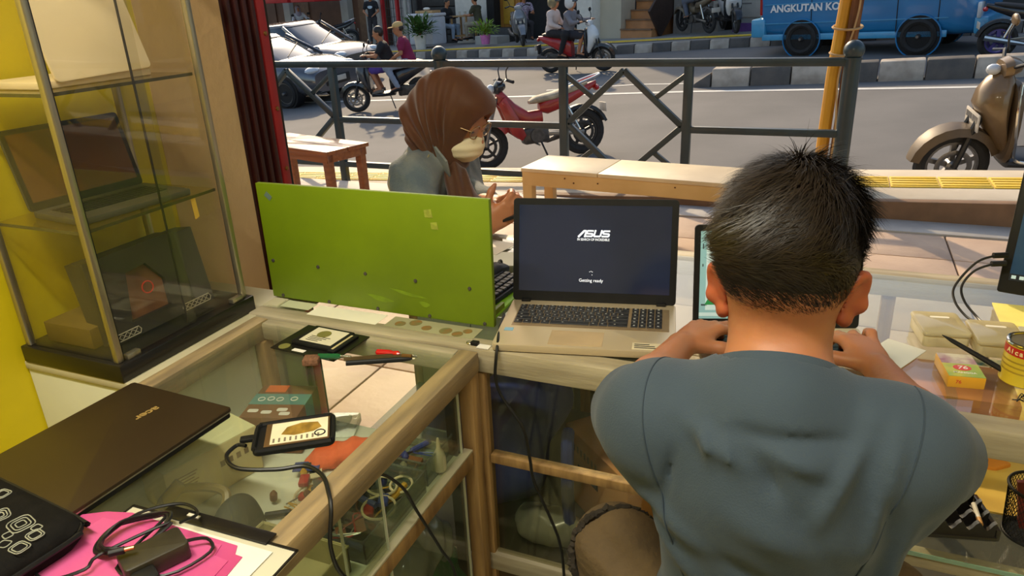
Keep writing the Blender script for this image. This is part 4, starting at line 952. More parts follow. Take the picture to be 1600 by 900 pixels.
hp = thing('hard_drive_pack', 'flat packed hard drives with white label on a black card', 'hard drive', (-.905, 1.062, TZ), -3)
box('backing_card', (-.085, -.045, 0), (.075, .07, .002), m_black, hp); box('drive', (-.055, -.018, .002), (.045, .062, .010), m_blk, hp, .002)
lb_ = box('label', (-.042, -.008, .010), (.038, .054, .0105), mat('drive_label', (214, 206, 178), .5, var=.05), hp); MB().lathe([(.015, 0), (.015, .0006)], 20, Matrix.Translation((-.008, .030, .0105))).build('label_circle', mat('olive_print', (120, 116, 60), .5), lb_)
for k in range(4): box('print_line', (-.03, -.002+.006*k, .0105), (.0+.006*k, .0+.006*k, .0108), m_blk, lb_)
box('second_drive', (.04, -.022, .002), (.058, .058, .008), m_blk, hp, .002); box('side_label', (.042, -.015, .008), (.05, .05, .0085), mat('cream_label', (196, 180, 130), .5), hp)
MB().lathe([(.012, 0), (.012, .0006)], 16, Matrix.Translation((-.062, -.03, .002))).build('card_logo', mat('olive_print', (120, 116, 60)), hp)
box('hang_slot', (-.035, -.04, .002), (-.005, -.030, .0026), m_offw, hp)
en = thing('hard_drive', 'bare hard drive in an open black case with a cable on the display case glass', 'hard drive', (-.735, .775, TZ), 35)
MB().prism([(x, y) for x, y in rrect(.125, .082, .012)], 0, .008).build('case', m_blk, en, .002)
MB().tube(smooth_path([(x, y, .009) for x, y in rrect(.12, .077, .012, 4)], 2, True), .004, 6, closed=True).build('rim', m_blk, en)
box('drive', (-.045, -.033, .008), (.055, .033, .0115), mat('drive_steel', (120, 92, 60), .4, .5), en, .001)
lb_ = box('label', (-.036, -.030, .0115), (.052, .030, .012), mat('drive_label2', (226, 216, 184), .5, var=.06, scale=30), en)
MB().prism([(-.02, -.005), (.0, -.012), (.03, -.008), (.042, .002), (.036, .018), (.01, .022), (-.012, .014)], .012, .0125).build('label_smudge', mat('olive_smudge', (150, 116, 46), .5, var=.3, scale=60), lb_)
for k in range(9): box('print_line', (-.032+.0085*k, -.026, .012), (-.029+.0085*k, -.015, .0123), mat('grey_print', (120, 108, 90), .6), lb_)
MB().torus(.008, .0012, 14, 5, Matrix.Translation((.04, -.015, .0122))).build('label_ring', m_blk, lb_)
MB().box((-.085, .0, .002), (-.062, .014, .009)).build('plug', m_blk, en, .002)
hc = tube('usb_cable', smooth_path([(-.788, .722, .859), (-.805, .72, .857), (-.80, .692, .856), (-.762, .674, .856), (-.705, .691, .856), (-.667, .712, .857), (-.625, .698, .861), (-.592, .668, .862), (-.575, .648, .850), (-.572, .632, .80), (-.570, .645, .74), (-.568, .70, .66), (-.57, .8, .55), (-.58, .9, .3), (-.6, .95, .05)], 8), .0032, m_cable)
tag(hc, 'black cable looping from the bare hard drive over the case edge', 'cable')
sd_ = thing('screwdriver', 'red handled precision screwdriver beside the black pen', 'screwdriver', (-.77, 1.065, TZ+.006), 10)
MB().lathe([(.003, 0), (.0065, .003), (.0065, .03), (.0045, .036), (.006, .045), (.003, .05)], 10, Matrix.Rotation(R(90), 4, 'Y')).build('handle', mat('red_handle', (196, 28, 26), .25, coat=.6), sd_)
MB().cyl((.05, 0, 0), (.085, 0, -.003), .0018).build('shaft', m_chrome, sd_); MB().lathe([(.004, 0), (.004, .02)], 8, Matrix.Translation((.055, -.003, -.002)) @ Matrix.Rotation(R(90), 4, 'Y')).build('brass_ring', mat('brass', (150, 110, 60)), sd_)
br = thing('cleaning_brush', 'green handled brush with brown bristles on the display case glass', 'brush', (-.87, .995, TZ+.006), 24)
MB().box((-.015, -.016, -.005), (.016, .012, .008)).build('bristles', mat('brown_bristle', (128, 88, 62), .8, var=.3, scale=200, bump=.5), br, .003); MB().tube([(.012, .008, .004), (.05, .006, .003), (.055, .006, .003)], [.006, .006, .004], 8).build('handle', mat('green_handle', (20, 92, 50), .3, coat=.5), br); MB().cyl((.055, .006, .003), (.075, .004, .001), .003).build('ferrule', m_chrome, br)
pn = thing('black_pen', 'black pen lying across the display case glass', 'pen', (-.80, 1.008, TZ+.005), 27)
MB().tube([(0, 0, 0), (.105, 0, 0), (.12, 0, 0), (.126, 0, 0)], [.005, .005, .003, .001], 10).build('barrel', m_blk, pn); MB().cyl((.124, 0, 0), (.130, 0, 0), .0012).build('tip', mat('pale_tip', (220, 210, 180), .4), pn)
tw = thing('tweezers', 'brass tweezers lying along the black pen', 'tweezers', (-.815, 1.022, TZ+.004), 27)
for s in (-1, 1): MB().bar((0, s*.001, 0), (.11, s*.004, 0), .0012, .007).build('arm', mat('dull_brass', (150, 126, 90), .35, .7), tw)

# ================================================================== inside the left case
SZ = .643
cb = thing('cream_carton', 'long cream carton with faint print inside the display case', 'box', (-1.012, .735, SZ), -14)
box('carton', (-.095, 0, 0), (0, .19, .095), mat('cream_board', (214, 196, 140), .7, var=.04), cb, .002)
box('flap', (-.094, .001, .0952), (-.001, .189, .096), mat('cream_board_top', (214, 208, 160), .7, var=.04), cb)
for k in range(6): box('print_line', (.0001, .012, .072-.006*k), (.0006, .06-.004*(k % 3), .074-.006*k), mat('faint_brown_print', (160, 132, 86), .7), cb)
for k in range(4): box('print_mark', (.0001, .105+.017*k, .050), (.0006, .114+.017*k, .062), mat('faint_dark_print', (120, 96, 62), .7), cb)
tbx = thing('printed_box', 'brown and teal printed cardboard box at the back of the display case', 'box', (-1.0, 1.03, SZ), 18)
box('carton', (-.06, -.07, 0), (.06, .06, .085), mat('brown_print_board', (124, 84, 56), .6, var=.08), tbx, .002)
box('teal_band', (-.0605, -.02, -.0), (.0605, .022, .0855), mat('teal_print', (96, 140, 132), .6, var=.06), tbx)
box('orange_patch', (-.045, .03, .0852), (-.0, .058, .0857), mat('orange_print', (210, 104, 50), .6), tbx)
for k, (x, y) in enumerate(((-.04, -.045), (-.01, -.05), (.02, -.04), (.03, -.055))): MB().prism([(x+a, y+b) for a, b in rrect(.022, .012, .004)], .0852, .0857).build('print_mark', m_offw, tbx)
for k, (x, y) in enumerate(((-.04, .0), (-.02, .002), (.0, .0), (.03, .002))): MB().torus(.007, .0012, 12, 5, Matrix.Translation((x, y, .0858))).build('print_mark', m_offw, tbx)
cd = thing('clear_case', 'clear plastic drive case beside the teal box', 'case', (-.905, 1.085, SZ), 20)
m_cplas = glass('clear_plastic', (226, 232, 222), .10, .7, .08, 3, .10, (200, 206, 196))
MB().prism(rrect(.085, .07, .006), 0, .02).build('tray', m_cplas, cd, .002); MB().prism(rrect(.06, .045, .015), .02, .024).build('lid_boss', m_cplas, cd, .002)
oc = sdf_obj('orange_cloth', [eli((-.83, .99, SZ+.018), (.055, .03, .02), Matrix.Rotation(R(35), 3, 'Z')), eli((-.80, 1.02, SZ+.02), (.03, .02, .018)), eli((-.86, .96, SZ+.012), (.03, .03, .013))], mat('orange_fabric', (222, 92, 40), .8, var=.1, bump=.3, bscale=80), None, .004, .02,
             post=lambda P, d: d+.002*np.sin(P[:,0]*160+P[:,1]*90)); tag(oc, 'crumpled orange cloth inside the display case', 'cloth')
po = sdf_obj('dark_pouch', [eli((-.845, .72, SZ+.045), (.035, .06, .05), Matrix.Rotation(R(20), 3, 'Z')), eli((-.85, .70, SZ+.02), (.045, .07, .022))], mat('dark_grey_cloth', (66, 60, 46), .8, var=.1), None, .005, .03); tag(po, 'dark grey soft pouch standing behind the taped panel', 'pouch')
clp = thing('plastic_clamp', 'translucent tan plastic clamp leaning before the cream carton', 'clamp', (-.93, .70, SZ+.04))
MB().tube(smooth_path([(-.07, -.02, -.03), (-.055, .0, .03), (-.03, .03, .045), (.03, .05, .045), (.05, .04, .03), (.04, .0, -.01), (.02, -.03, -.03)]), .008, 8).build('jaw', mat('tan_plastic', (156, 134, 86), .35, coat=.3), clp); MB().cyl((-.05, .0, .03), (-.035, .03, .055), .012).build('knob', MATS['tan_plastic'], clp)
tr = thing('parts_tray', 'clear plastic tray full of loose parts by the sliding glass', 'tray', (-.70, .86, SZ), 0)
def tray(root, w, d, h, t=.002, m=m_cplas):
    box('tray_floor', (-w/2, -d/2, 0), (w/2, d/2, t), m, root)
    for lo, hi in (((-w/2, -d/2, 0), (-w/2+t, d/2, h)), ((w/2-t, -d/2, 0), (w/2, d/2, h)), ((-w/2, -d/2, 0), (w/2, -d/2+t, h)), ((-w/2, d/2-t, 0), (w/2, d/2, h))): box('tray_wall', lo, hi, m, root)
    MB().tube(smooth_path([(x, y, h) for x, y in rrect(w, d, .01, 4)], 2, True), .0022, 6, closed=True).build('tray_rim', m, root)
tray(tr, .16, .20, .045)
t2 = thing('parts_tray', 'second clear tray at the far end of the case near the corner post', 'tray', (-.70, 1.03, SZ), 0); tray(t2, .15, .11, .05)
t3 = thing('beige_basket', 'beige rounded plastic basket close to the near sliding glass', 'basket', (-.72, .66, SZ), 0); tray(t3, .17, .16, .05, .003, mat('beige_plastic', (156, 146, 100), .45))
gl = thing('glue_bottle', 'white glue bottle with a thin nozzle standing on the shelf edge', 'bottle', (-.622, 1.02, .651))
MB().lathe([(.001, 0), (.011, .0), (.0125, .006), (.0125, .03), (.009, .042), (.004, .05), (.0035, .066), (.002, .072), (.0003, .072)], 14).build('bottle', mat('white_soft_plastic', (216, 206, 176), .4), gl)
rnd = random.Random(11)
junkm = [mat('junk_steel', (150, 146, 136), .3, .8), m_blk, mat('junk_red', (166, 36, 32), .4), mat('junk_blue', (50, 66, 130), .4), mat('junk_green', (44, 96, 60), .5), mat('junk_cream', (206, 190, 150), .5), mat('junk_brown', (120, 76, 46), .6), mat('junk_yellow', (196, 150, 50), .5)]
for i in range(66):
    k = i % 6; 
    if i < 34: cx_, cy_, z = rnd.uniform(-.76, -.645), rnd.uniform(.78, .945), SZ+.004+rnd.uniform(0, .028)
    elif i < 48: cx_, cy_, z = rnd.uniform(-.755, -.65), rnd.uniform(.99, 1.07), SZ+.004+rnd.uniform(0, .02)
    else: cx_, cy_, z = rnd.uniform(-.87, -.78), rnd.uniform(.80, .93), SZ+.004+rnd.uniform(0, .015)
    a = rnd.uniform(0, 360); m = junkm[rnd.randrange(8)]
    if k == 0: o = MB().tube([(-.045, 0, 0), (.0, 0, 0), (.005, 0, 0), (.055, 0, .002)], [.006, .006, .0018, .0015], 8).build('small_tool', m, None); lb, g_, ct = 'small hand tool among the loose parts in the display case', 'small tools in the display case', 'tool'
    elif k == 1: o = box('circuit_board', (-.025, -.015, 0), (.025, .015, .002), m, None); box('chip', (-.008, -.008, .002), (.008, .008, .004), m_blk, o); lb, g_, ct = 'small circuit board among the loose parts in the display case', 'circuit boards in the display case', 'circuit board'
    elif k == 2: o = MB().torus(.018+rnd.uniform(0, .012), .0025, 20, 6).build('cable_coil', rnd.choice([m_cable, junkm[5], junkm[6]]), None); lb, g_, ct = 'small coil of cable among the loose parts in the display case', 'cable coils in the display case', 'cable'
    elif k == 3: o = MB().box((-.014, -.009, 0), (.014, .009, .010)).build('connector_block', m, None, .002); lb, g_, ct = 'small plastic connector among the loose parts in the display case', 'connectors in the display case', 'connector'
    elif k == 4: o = MB().lathe([(.001, 0), (.006, 0), (.007, .004), (.007, .014), (.003, .02), (.001, .02)], 10).build('rotary_switch', m, None); lb, g_, ct = 'small round switch among the loose parts in the display case', 'switches in the display case', 'switch'
    else: o = MB().tube(smooth_path([(rnd.uniform(-.03, .03), rnd.uniform(-.03, .03), rnd.uniform(0, .012)) for _ in range(6)], 5), .0016, 5).build('loose_wire', m, None); lb, g_, ct = 'loose bent wire among the loose parts in the display case', 'wires in the display case', 'wire'
    where = ('in the clear tray by the sliding glass', 'in the second clear tray near the corner post', 'lying between the pouch and the clear tray')[0 if i < 34 else (1 if i < 48 else 2)]
    cn_ = {id(m_blk): 'black', id(m_cable): 'black'}.get(id(o.data.materials[0]), o.data.materials[0].name.replace('junk_', '')); o.location = (cx_, cy_, z); o.rotation_euler = (R(rnd.uniform(-8, 8)), R(rnd.uniform(-8, 8)), R(a)); tag(o, cn_+' '+lb.split(' among')[0].replace('small ', '')+' '+where, ct, g_)
gb = sdf_obj('green_bag', [eli((-.66, 1.0, .30), (.045, .11, .16)), eli((-.66, .93, .24), (.045, .13, .12)), eli((-.65, 1.06, .2), (.04, .06, .16))], mat('green_plastic_bag', (22, 96, 48), .35, var=.2, bump=.4, bscale=30), None, .008, .04, post=lambda P, d: d+.007*np.sin(P[:,1]*60+P[:,2]*45+3*np.sin(P[:,2]*20))); tag(gb, 'crumpled green plastic bag at the bottom of the display case', 'bag')
wb_ = sdf_obj('clear_bag', [eli((-.67, .96, .47), (.05, .09, .05)), eli((-.68, 1.04, .44), (.05, .06, .06))], mat('grey_film', (130, 132, 122), .25, var=.2, coat=.5), None, .006, .03, post=lambda P, d: d+.006*np.sin(P[:,1]*80+P[:,0]*70)*np.sin(P[:,2]*70)); tag(wb_, 'crumpled grey plastic film above the green bag', 'bag')
c2 = tube('thin_cable', smooth_path([(-.70, .78, .70), (-.62, .80, .79), (-.583, .825, .765), (-.582, .867, .678), (-.582, .93, .545), (-.582, .974, .442), (-.58, 1.0, .2), (-.56, 1.02, .01)], 8), .0028, m_cable); tag(c2, 'thin black cable hanging before the sliding glass down to the floor', 'cable')

# ================================================================== inside and on the front counter
bb = sdf_obj('blue_bag', [eli((-.66, 1.40, .50), (.11, .14, .14)), eli((-.60, 1.42, .58), (.11, .12, .08)), eli((-.66, 1.36, .42), (.11, .11, .08))], mat('navy_cloth', (44, 58, 128), .8, var=.15, bump=.2), None, .01, .05, post=lambda P, d: d+.008*np.sin(P[:,0]*30+P[:,1]*25)); tag(bb, 'dark blue cloth bag behind the counter door glass', 'bag')
bs_ = tube('blue_strap', smooth_path([(-.46, 1.30, .60), (-.445, 1.25, .58), (-.44, 1.235, .48), (-.435, 1.24, .36)]), .014, MATS['navy_cloth']); tag(bs_, 'dark blue strap hanging beside the carton', 'strap')
cbx = thing('cardboard_box', 'brown cardboard box behind the counter door glass near the man', 'box', (-.512, 1.427, .335), -42)
m_card = mat('cardboard', (178, 122, 66), .75, var=.06)
box('carton', (0, 0, 0), (.27, .25, .20), m_card, cbx, .003); box('tape', (-.0002, .11, .2), (.2702, .15, .2012), mat('tan_tape', (160, 108, 56), .4), cbx)
box('handle_slot', (.06, -.0007, .10), (.15, .001, .12), m_dark, cbx)
for k in range(7): box('print_mark', (.04+.016*k, -.0007, .15), (.048+.016*k, .001, .168), mat('faint_dark_print', (120, 96, 62)), cbx)
pbg = sdf_obj('plastic_bag', [eli((-.47, 1.245, .38), (.07, .04, .045)), eli((-.53, 1.26, .37), (.05, .05, .035))], mat('grey_film', (130, 132, 122)), None, .008, .04, post=lambda P, d: d+.005*np.sin(P[:,0]*70)*np.sin(P[:,1]*80)); tag(pbg, 'crumpled translucent plastic bag low behind the door glass', 'bag')
fcb = tube('charger_cable', smooth_path([(-.60, 1.30, .862), (-.575, 1.22, .866), (-.552, 1.16, .868), (-.547, 1.138, .845), (-.549, 1.135, .80), (-.535, 1.135, .76), (-.496, 1.135, .703), (-.483, 1.135, .63), (-.476, 1.135, .58), (-.44, 1.135, .49), (-.424, 1.135, .44), (-.416, 1.135, .36), (-.41, 1.12, .2), (-.40, 1.0, .01)], 8), .0032, m_cable); tag(fcb, 'black charger cable hanging down before the counter door glass', 'cable')
clipo = thing('binder_clip', 'small black clip on the counter edge left of the laptop', 'clip', (-.60, 1.165, TZ)); MB().box((-.012, -.006, 0), (.004, .006, .008)).build('clip_body', m_blk, clipo, .002); MB().torus(.006, .001, 12, 5, Matrix.Translation((-.016, 0, .004))).build('clip_wire', m_chrome, clipo); box('paper_tag', (.004, -.012, .0), (.03, .004, .002), m_offw, clipo)

# green wooden board stand
m_green = mat('lime_green_paint', (114, 138, 6), .5, col2=(104, 127, 6), scale=5, bump=.05)
gbd = thing('green_board', 'lime green wooden board stand screening the counter behind the hard drives', 'board', (-1.168, 1.248, TZ), 0)
bd = MB().prism([(0, .004), (.571, .004), (.574, .276), (.004, .276)], -.006, .006, Matrix(((1,0,0,0),(0,0,-1,0),(0,1,0,0),(0,0,0,1)))).build('panel', m_green, gbd, .0015)
box('base_plate', (.01, .006, .0), (.553, .275, .008), mat('lime_green_base', (140, 196, 30), .5, var=.06), gbd, .002)
box('side_cheek', (.545, .006, .008), (.553, .09, .020), m_green, gbd)
scn = None
for x in (.018, .143, .268, .393, .52):
    if scn is None: scn = MB().lathe([(.0001, 0), (.0042, 0), (.0036, .0022), (.0001, .003)], 10, Matrix.Rotation(R(90), 4, 'X')).build('screw', m_engine, bd); scn.location = (x, -.006, .075); scn.location.z = .095 if x < .1 else .095-.012*(x-.1)/.4
    else: share('screw', scn, bd, (x, -.006, .095-.01*(x-.02)/.5))
for x in (.03, .16, .29, .42, .55): share('foot_screw', scn, bd, (x, -.006, .010))
stm = MB().prism([(-.009, -.006), (.009, -.006), (.009, .006), (-.009, .006)], 0, .0006, frame((.035, -.0062, .248), (.75, 0, -.66), (.66, 0, .75))).build('sticker', mat('blue_grey_sticker', (96, 116, 110), .5), bd)
for x, z, s_ in ((.438, .238, .009), (.45, .213, .008)): MB().prism([(-s_, -s_*.8), (s_, -s_), (s_*.9, s_), (-s_, s_*.9)], 0, .0006, frame((x, -.0062, z), (1, 0, .1), (-.1, 0, 1))).build('sticker_residue', mat('residue', (150, 160, 60), .5, var=.2, scale=90), bd)
for x, z, w, h in ((.30, .035, .03, .006), (.37, .055, .04, .004), (.41, .035, .012, .006)): MB().prism([(w*math.cos(a)*(1+.3*math.sin(3*a)), h*math.sin(a)) for a in [2*PI*q/14 for q in range(14)]], 0, .0003, frame((x, -.0061, z), (1, 0, -.15), (.15, 0, 1))).build('scuff', mat('dark_scuff', (112, 138, 14), .6, var=.15, scale=40), bd)
ms = thing('computer_mouse', 'black computer mouse on the green base behind the board', 'mouse', (-.715, 1.50, TZ+.0085), 80)
MB().ring([sring(-.045, 0, .006, .012, .006), sring(-.03, 0, .014, .026, .013), sring(.0, 0, .017, .028, .017), sring(.03, 0, .013, .026, .013), sring(.05, 0, .008, .014, .007)]).build('shell', m_blk, ms); MB().torus(.007, .003, 14, 6, Matrix.Translation((.03, 0, .024)) @ Matrix.Rotation(R(90), 4, 'X')).build('wheel', m_engine, ms)
kb = thing('black_keyboard', 'black keyboard standing on the green base behind the board', 'keyboard', (-.655, 1.262, TZ+.009), 84)
box('tray', (0, -.01, 0), (.24, .10, .012), m_blk, kb, .003)
k0 = None
for r_ in range(5):
    for c in range(13):
        if k0 is None: k0 = MB().box((.001, .001, .012), (.016, .016, .018)).build('key', m_key, kb, .0015, seg=1); k0.location = (.008+.0172*c, -.004+.0195*r_, 0)
        else: share('key', k0, kb, (.008+.0172*c, -.004+.0195*r_, 0))
for nm, lb, x, y, w, d, rz, c in (('paper_sheet', 'white paper lying at the far side of the counter behind the mouse', -.76, 1.64, .15, .1, 12, (226, 220, 206)), ('paper_sheet', 'white sheet beside the right hand of the man', .125, 1.33, .07, .2, -28, (196, 196, 186)), ('printed_sheet', 'printed receipt under the hands of the woman', -.84, 1.72, .14, .1, -10, (220, 208, 196))):
    o = box(nm, (-w/2, -d/2, 0), (w/2, d/2, .0012), mat('paper'+str(c[0]), c, .75, var=.04), None); o.location = (x, y, .8535+(.002 if nm == 'printed_sheet' else 0)); o.rotation_euler = (0, 0, R(rz)); tag(o, lb, 'paper')

# right hand end of the counter
def plastic_box(x, y, rz, lb):
    t = thing('plastic_box', lb, 'box', (x, y, TZ), rz, 'clear plastic boxes'); m = glass('frosted_plastic', (222, 210, 168), .06, .5, .12, 3, .42, (228, 218, 180))
    MB().prism(rrect(.078, .098, .008), 0, .022).build('tub', m, t, .002); l = MB().prism(rrect(.082, .102, .009), .022, .031).build('lid', m, t, .003)
    MB().prism(rrect(.034, .007, .003), .031, .0318, Matrix.Translation((.004, .022, 0))).build('lid_ridge', m_offw, l); return t
plastic_box(.228, 1.475, 10, 'clear plastic box with lid, the left of the pair behind the cigarette pack')
plastic_box(.317, 1.46, 6, 'clear plastic box with lid, the right of the pair beside the yellow tin')
cg = thing('cigarette_pack', 'yellow and green cigarette pack with a red oval lying on the counter', 'cigarette pack', (.245, 1.318, TZ), 8)
MB().box((-.028, -.043, 0), (.028, .043, .021)).build('pack', mat('gold_card', (222, 160, 40), .4, var=.05), cg, .0015)
box('green_panel', (-.0275, -.0425, .0211), (.0275, .005, .0214), mat('green_gold_print', (190, 184, 60), .4, col2=(130, 160, 70), scale=25), cg); box('photo_panel', (-.0275, .005, .0211), (.0275, .0425, .0214), mat('violet_print', (150, 96, 110), .4, col2=(206, 196, 170), scale=35), cg)
MB().prism([(.014*math.cos(2*PI*q/20), .010*math.sin(2*PI*q/20)) for q in range(20)], .0214, .0218, Matrix.Translation((0, -.010, 0))).build('red_oval', mat('red_print', (206, 60, 44), .4), cg)
text('number', '76', .016, m_offw, cg, frame((0, -.010, .0219), (1,0,0), (0,1,0)), .0001, .0003, .2); text('brand_line', 'MANGGA', .008, m_offw, cg, frame((0, -.028, .0216), (1,0,0), (0,1,0)), .0001, .0001)
text('end_number', '76', .009, mat('red_print', (206, 60, 44)), cg, frame((-.012, -.0432, .011), (1,0,0), (0,0,1)), .0001, .0001)
tn = thing('glue_tin', 'yellow and red glue tin with an open metal lid at the right edge', 'tin', (.343, 1.338, TZ))
MB().lathe([(.001, 0), (.036, 0), (.037, .002), (.036, .004), (.036, .070)], 28).build('tin_wall', mat('tin_yellow', (214, 186, 50), .3, .2, var=.05, coat=.4), tn)
MB().lathe([(.0362, .052), (.0362, .067)], 28, cap=False).build('red_band', mat('tin_red', (186, 40, 30), .35), tn); MB().torus(.034, .003, 28, 8, Matrix.Translation((0, 0, .071))).build('tin_rim', m_chrome, tn); MB().lathe([(.001, .064), (.028, .064), (.03, .071), (.034, .071)], 28).build('lid', mat('tin_lid', (176, 156, 116), .3, .8), tn)
for k, ch_ in enumerate('Aica Aibon'):
    a = R(205+11.5*k)
    if ch_ != ' ': text('letter', ch_, .012, mat('tin_print', (236, 214, 150), .5), tn, frame((.0366*math.cos(a), .0366*math.sin(a), .0595), (-math.sin(a), math.cos(a), 0), (0, 0, 1)), .0002, .0003)
for k in range(3):
    a0 = R(200); MB().lathe([(.0362, .040-.009*k), (.0362, .043-.009*k)], 28, cap=False).build('print_band', mat('tin_ochre', (170, 140, 40), .4), tn)
bp_ = thing('black_spudger', 'long black pointed spudger lying from the boxes to the tin', 'tool', (.224, 1.408, TZ+.034), -40)
xf(MB().tube([(0, 0, 0), (.02, 0, 0), (.10, 0, 0), (.16, 0, 0)], [.0008, .004, .005, .0045], 8), Matrix.Rotation(R(10), 4, 'Y')).build('shaft', m_blk, bp_); xf(MB().cyl((.16, 0, 0), (.166, 0, 0), .0055), Matrix.Rotation(R(10), 4, 'Y')).build('ferrule', m_chrome, bp_); xf(MB().tube([(.166, 0, 0), (.19, 0, 0), (.2, 0, 0)], [.006, .007, .003], 8), Matrix.Rotation(R(10), 4, 'Y')).build('end_cap', mat('dark_red_cap', (130, 40, 30), .4), bp_)
wr = tag(MB().tube(smooth_path([(.33+rnd.uniform(-.02, .02), 1.26+rnd.uniform(-.012, .012), TZ+.002+rnd.uniform(0, .008)) for _ in range(14)], 5), .0009, 5).build('thin_wire', m_cable, None), 'tangle of thin black wire beside the tip of the spudger', 'wire')
cd2 = tag(MB().prism([(-.04, -.012), (.03, -.016), (.04, .01), (-.035, .014)], 0, .003, Matrix.Translation((.30, 1.385, TZ))).build('memory_card', mat('teal_card', (46, 110, 116), .4, col2=(210, 200, 160), scale=60), None), 'teal memory card peeking from under the spudger', 'card')
sk = thing('silver_keyboard', 'silver keyboard with white keys under the monitor at the right edge', 'keyboard', (.352, 1.405, TZ), -6)
box('tray', (0, 0, 0), (.44, .145, .012), mat('silver_plastic', (172, 170, 150), .4, .3), sk, .005)
k0 = None
for r_ in range(5):
    for c in range(20):
        if k0 is None: k0 = MB().box((.001, .001, .012), (.018, .021, .018)).build('key', mat('white_key', (206, 204, 186), .45), sk, .002, seg=1); k0.location = (.014+.0205*c, .012+.0245*r_, 0)
        else: share('key', k0, sk, (.014+.0205*c, .012+.0245*r_, 0))
mo = thing('monitor', 'black monitor standing at the right edge of the counter', 'monitor', (.352, 1.70, TZ), -14)
MM = Matrix.Translation((0, 0, .02)) @ Matrix(((1,0,0,0),(0,math.sin(R(12)),-math.cos(R(12)),0),(0,math.cos(R(12)),math.sin(R(12)),0),(0,0,0,1)))
sh2 = xf(MB().prism([(x+.25, y+.15) for x, y in rrect(.5, .3, .006)], -.03, 0), MM).build('housing', m_blk, mo, .003)
sc3 = xf(MB().box((.016, .028, 0), (.484, .286, .001)), MM).build('screen', screen_mat('dark_blue_desktop', (28, 42, 62), (46, 76, 96), .5), sh2)
xf(MB().box((.016, .028, .001), (.484, .042, .0014)), MM).build('task_bar', mat('task_bar', (20, 26, 34), .4, emit=.3), sc3)
for k in range(3): xf(MB().box((.02+.014*k, .032, .0014), (.028+.014*k, .039, .0018)), MM).build('task_icon', m_page, sc3)
for k in range(3): xf(MB().box((.05, .07+.025*k, .001), (.1+.02*k, .074+.025*k, .0014)), MM).build('desktop_line', m_page, sc3)
xf(MB().box((.052, .08, .0009), (.15, .13, .0016)), MM).build('window_tile', mat('window_blue', (90, 130, 150), .4, emit=.4), sc3)
MB().box((.2, -.02, .0), (.3, .12, .012)).build('stand_foot', m_blk, mo, .004); MB().box((.23, .02, .01), (.27, .06, .12)).build('stand_neck', m_blk, mo, .006)
for nm, lb, dz in (('monitor_cable', 'upper black cable from the monitor plugs down to the counter', .012), ('monitor_cable', 'lower black cable from the monitor plugs down to the counter', -.006)):
    s_ = 1 if dz > 0 else -1
    cc = tag(tube(nm, smooth_path([(.353, 1.69, .945+dz), (.335, 1.685, .944+dz), (.30, 1.67, .93+dz), (.268+.012*(s_ < 0), 1.65, .895), (.268+.018*(s_ < 0), 1.62, .873), (.285+.02*(s_ < 0), 1.585, .858), (.30+.012*(s_ < 0), 1.56, .857)], 8), .0025, m_cable), lb, 'cable')
    MB().cyl((.356, 1.692, .945+dz), (.33, 1.684, .944+dz), .006).build('plug', m_blk, cc)
yb = tag(box('yellow_folder', (.345, 1.56, TZ), (.46, 1.68, TZ+.002), mat('pale_yellow_card', (226, 214, 120), .6), None), 'pale yellow card under the monitor', 'card')

# on the inner shelf at the right
IS = .601
ash = thing('ashtray', 'black plastic ashtray with wavy notched rims on the inner shelf', 'ashtray', (.262, 1.255, IS), 14)
m_ash = mat('black_melamine', (34, 31, 29), .3, var=.15, coat=.4)
for j in range(4):
    y = -.045+.03*j; pts = [(-.055+.11*q/24, .012+.016+.008*math.cos(q/24*2*PI*4)) for q in range(25)]
    MB().prism([(x, z) for x, z in pts]+[(.055, 0), (-.055, 0)], -.004, .004, Matrix.Translation((0, y, 0)) @ Matrix(((1,0,0,0),(0,0,-1,0),(0,1,0,0),(0,0,0,1)))).build('notched_rib', m_ash, ash)
box('dish', (-.06, -.052, 0), (.06, .052, .008), m_ash, ash, .003)
for x in (-.06, .06): MB().box((x-.004, -.05, 0), (x+.004, .05, .022)).build('side_wall', m_ash, ash, .002)
ci = thing('cigarette', 'cigarette resting in a notch of the ashtray', 'cigarette', (.30, 1.275, IS+.030), -84)
xf(MB().cyl((0, 0, 0), (.035, 0, 0), .004), Matrix.Rotation(R(6), 4, 'Y')).build('paper_tube', m_offw, ci); xf(MB().cyl((.035, 0, 0), (.05, 0, 0), .0041), Matrix.Rotation(R(6), 4, 'Y')).build('filter', mat('cork_filter', (206, 150, 84), .6), ci)
mc = thing('mesh_cup', 'black wire mesh pencil cup holding scraps beside the ashtray', 'cup', (.385, 1.26, IS))
b = MB(); rr0, rr1, hh_ = .040, .046, .095
for k in range(44):
    for sgn_ in (1, -1):
        pts = []
        for q in range(7): f = q/6; a = 2*PI*k/44+sgn_*f*1.1; r_ = rr0+(rr1-rr0)*f; pts.append((r_*math.cos(a), r_*math.sin(a), hh_*f))
        b.tube(pts, .0006, 3, cap=False)
b.build('wire_mesh', m_blk, mc)['kind'] = 'stuff'
MB().torus(rr1, .0028, 32, 8, Matrix.Translation((0, 0, hh_))).build('rim', m_blk, mc); MB().torus(rr0, .0028, 32, 8, Matrix.Translation((0, 0, .003))).build('foot_ring', m_blk, mc); MB().lathe([(.001, 0), (rr0, 0), (rr0, .002)], 24).build('bottom', m_blk, mc)
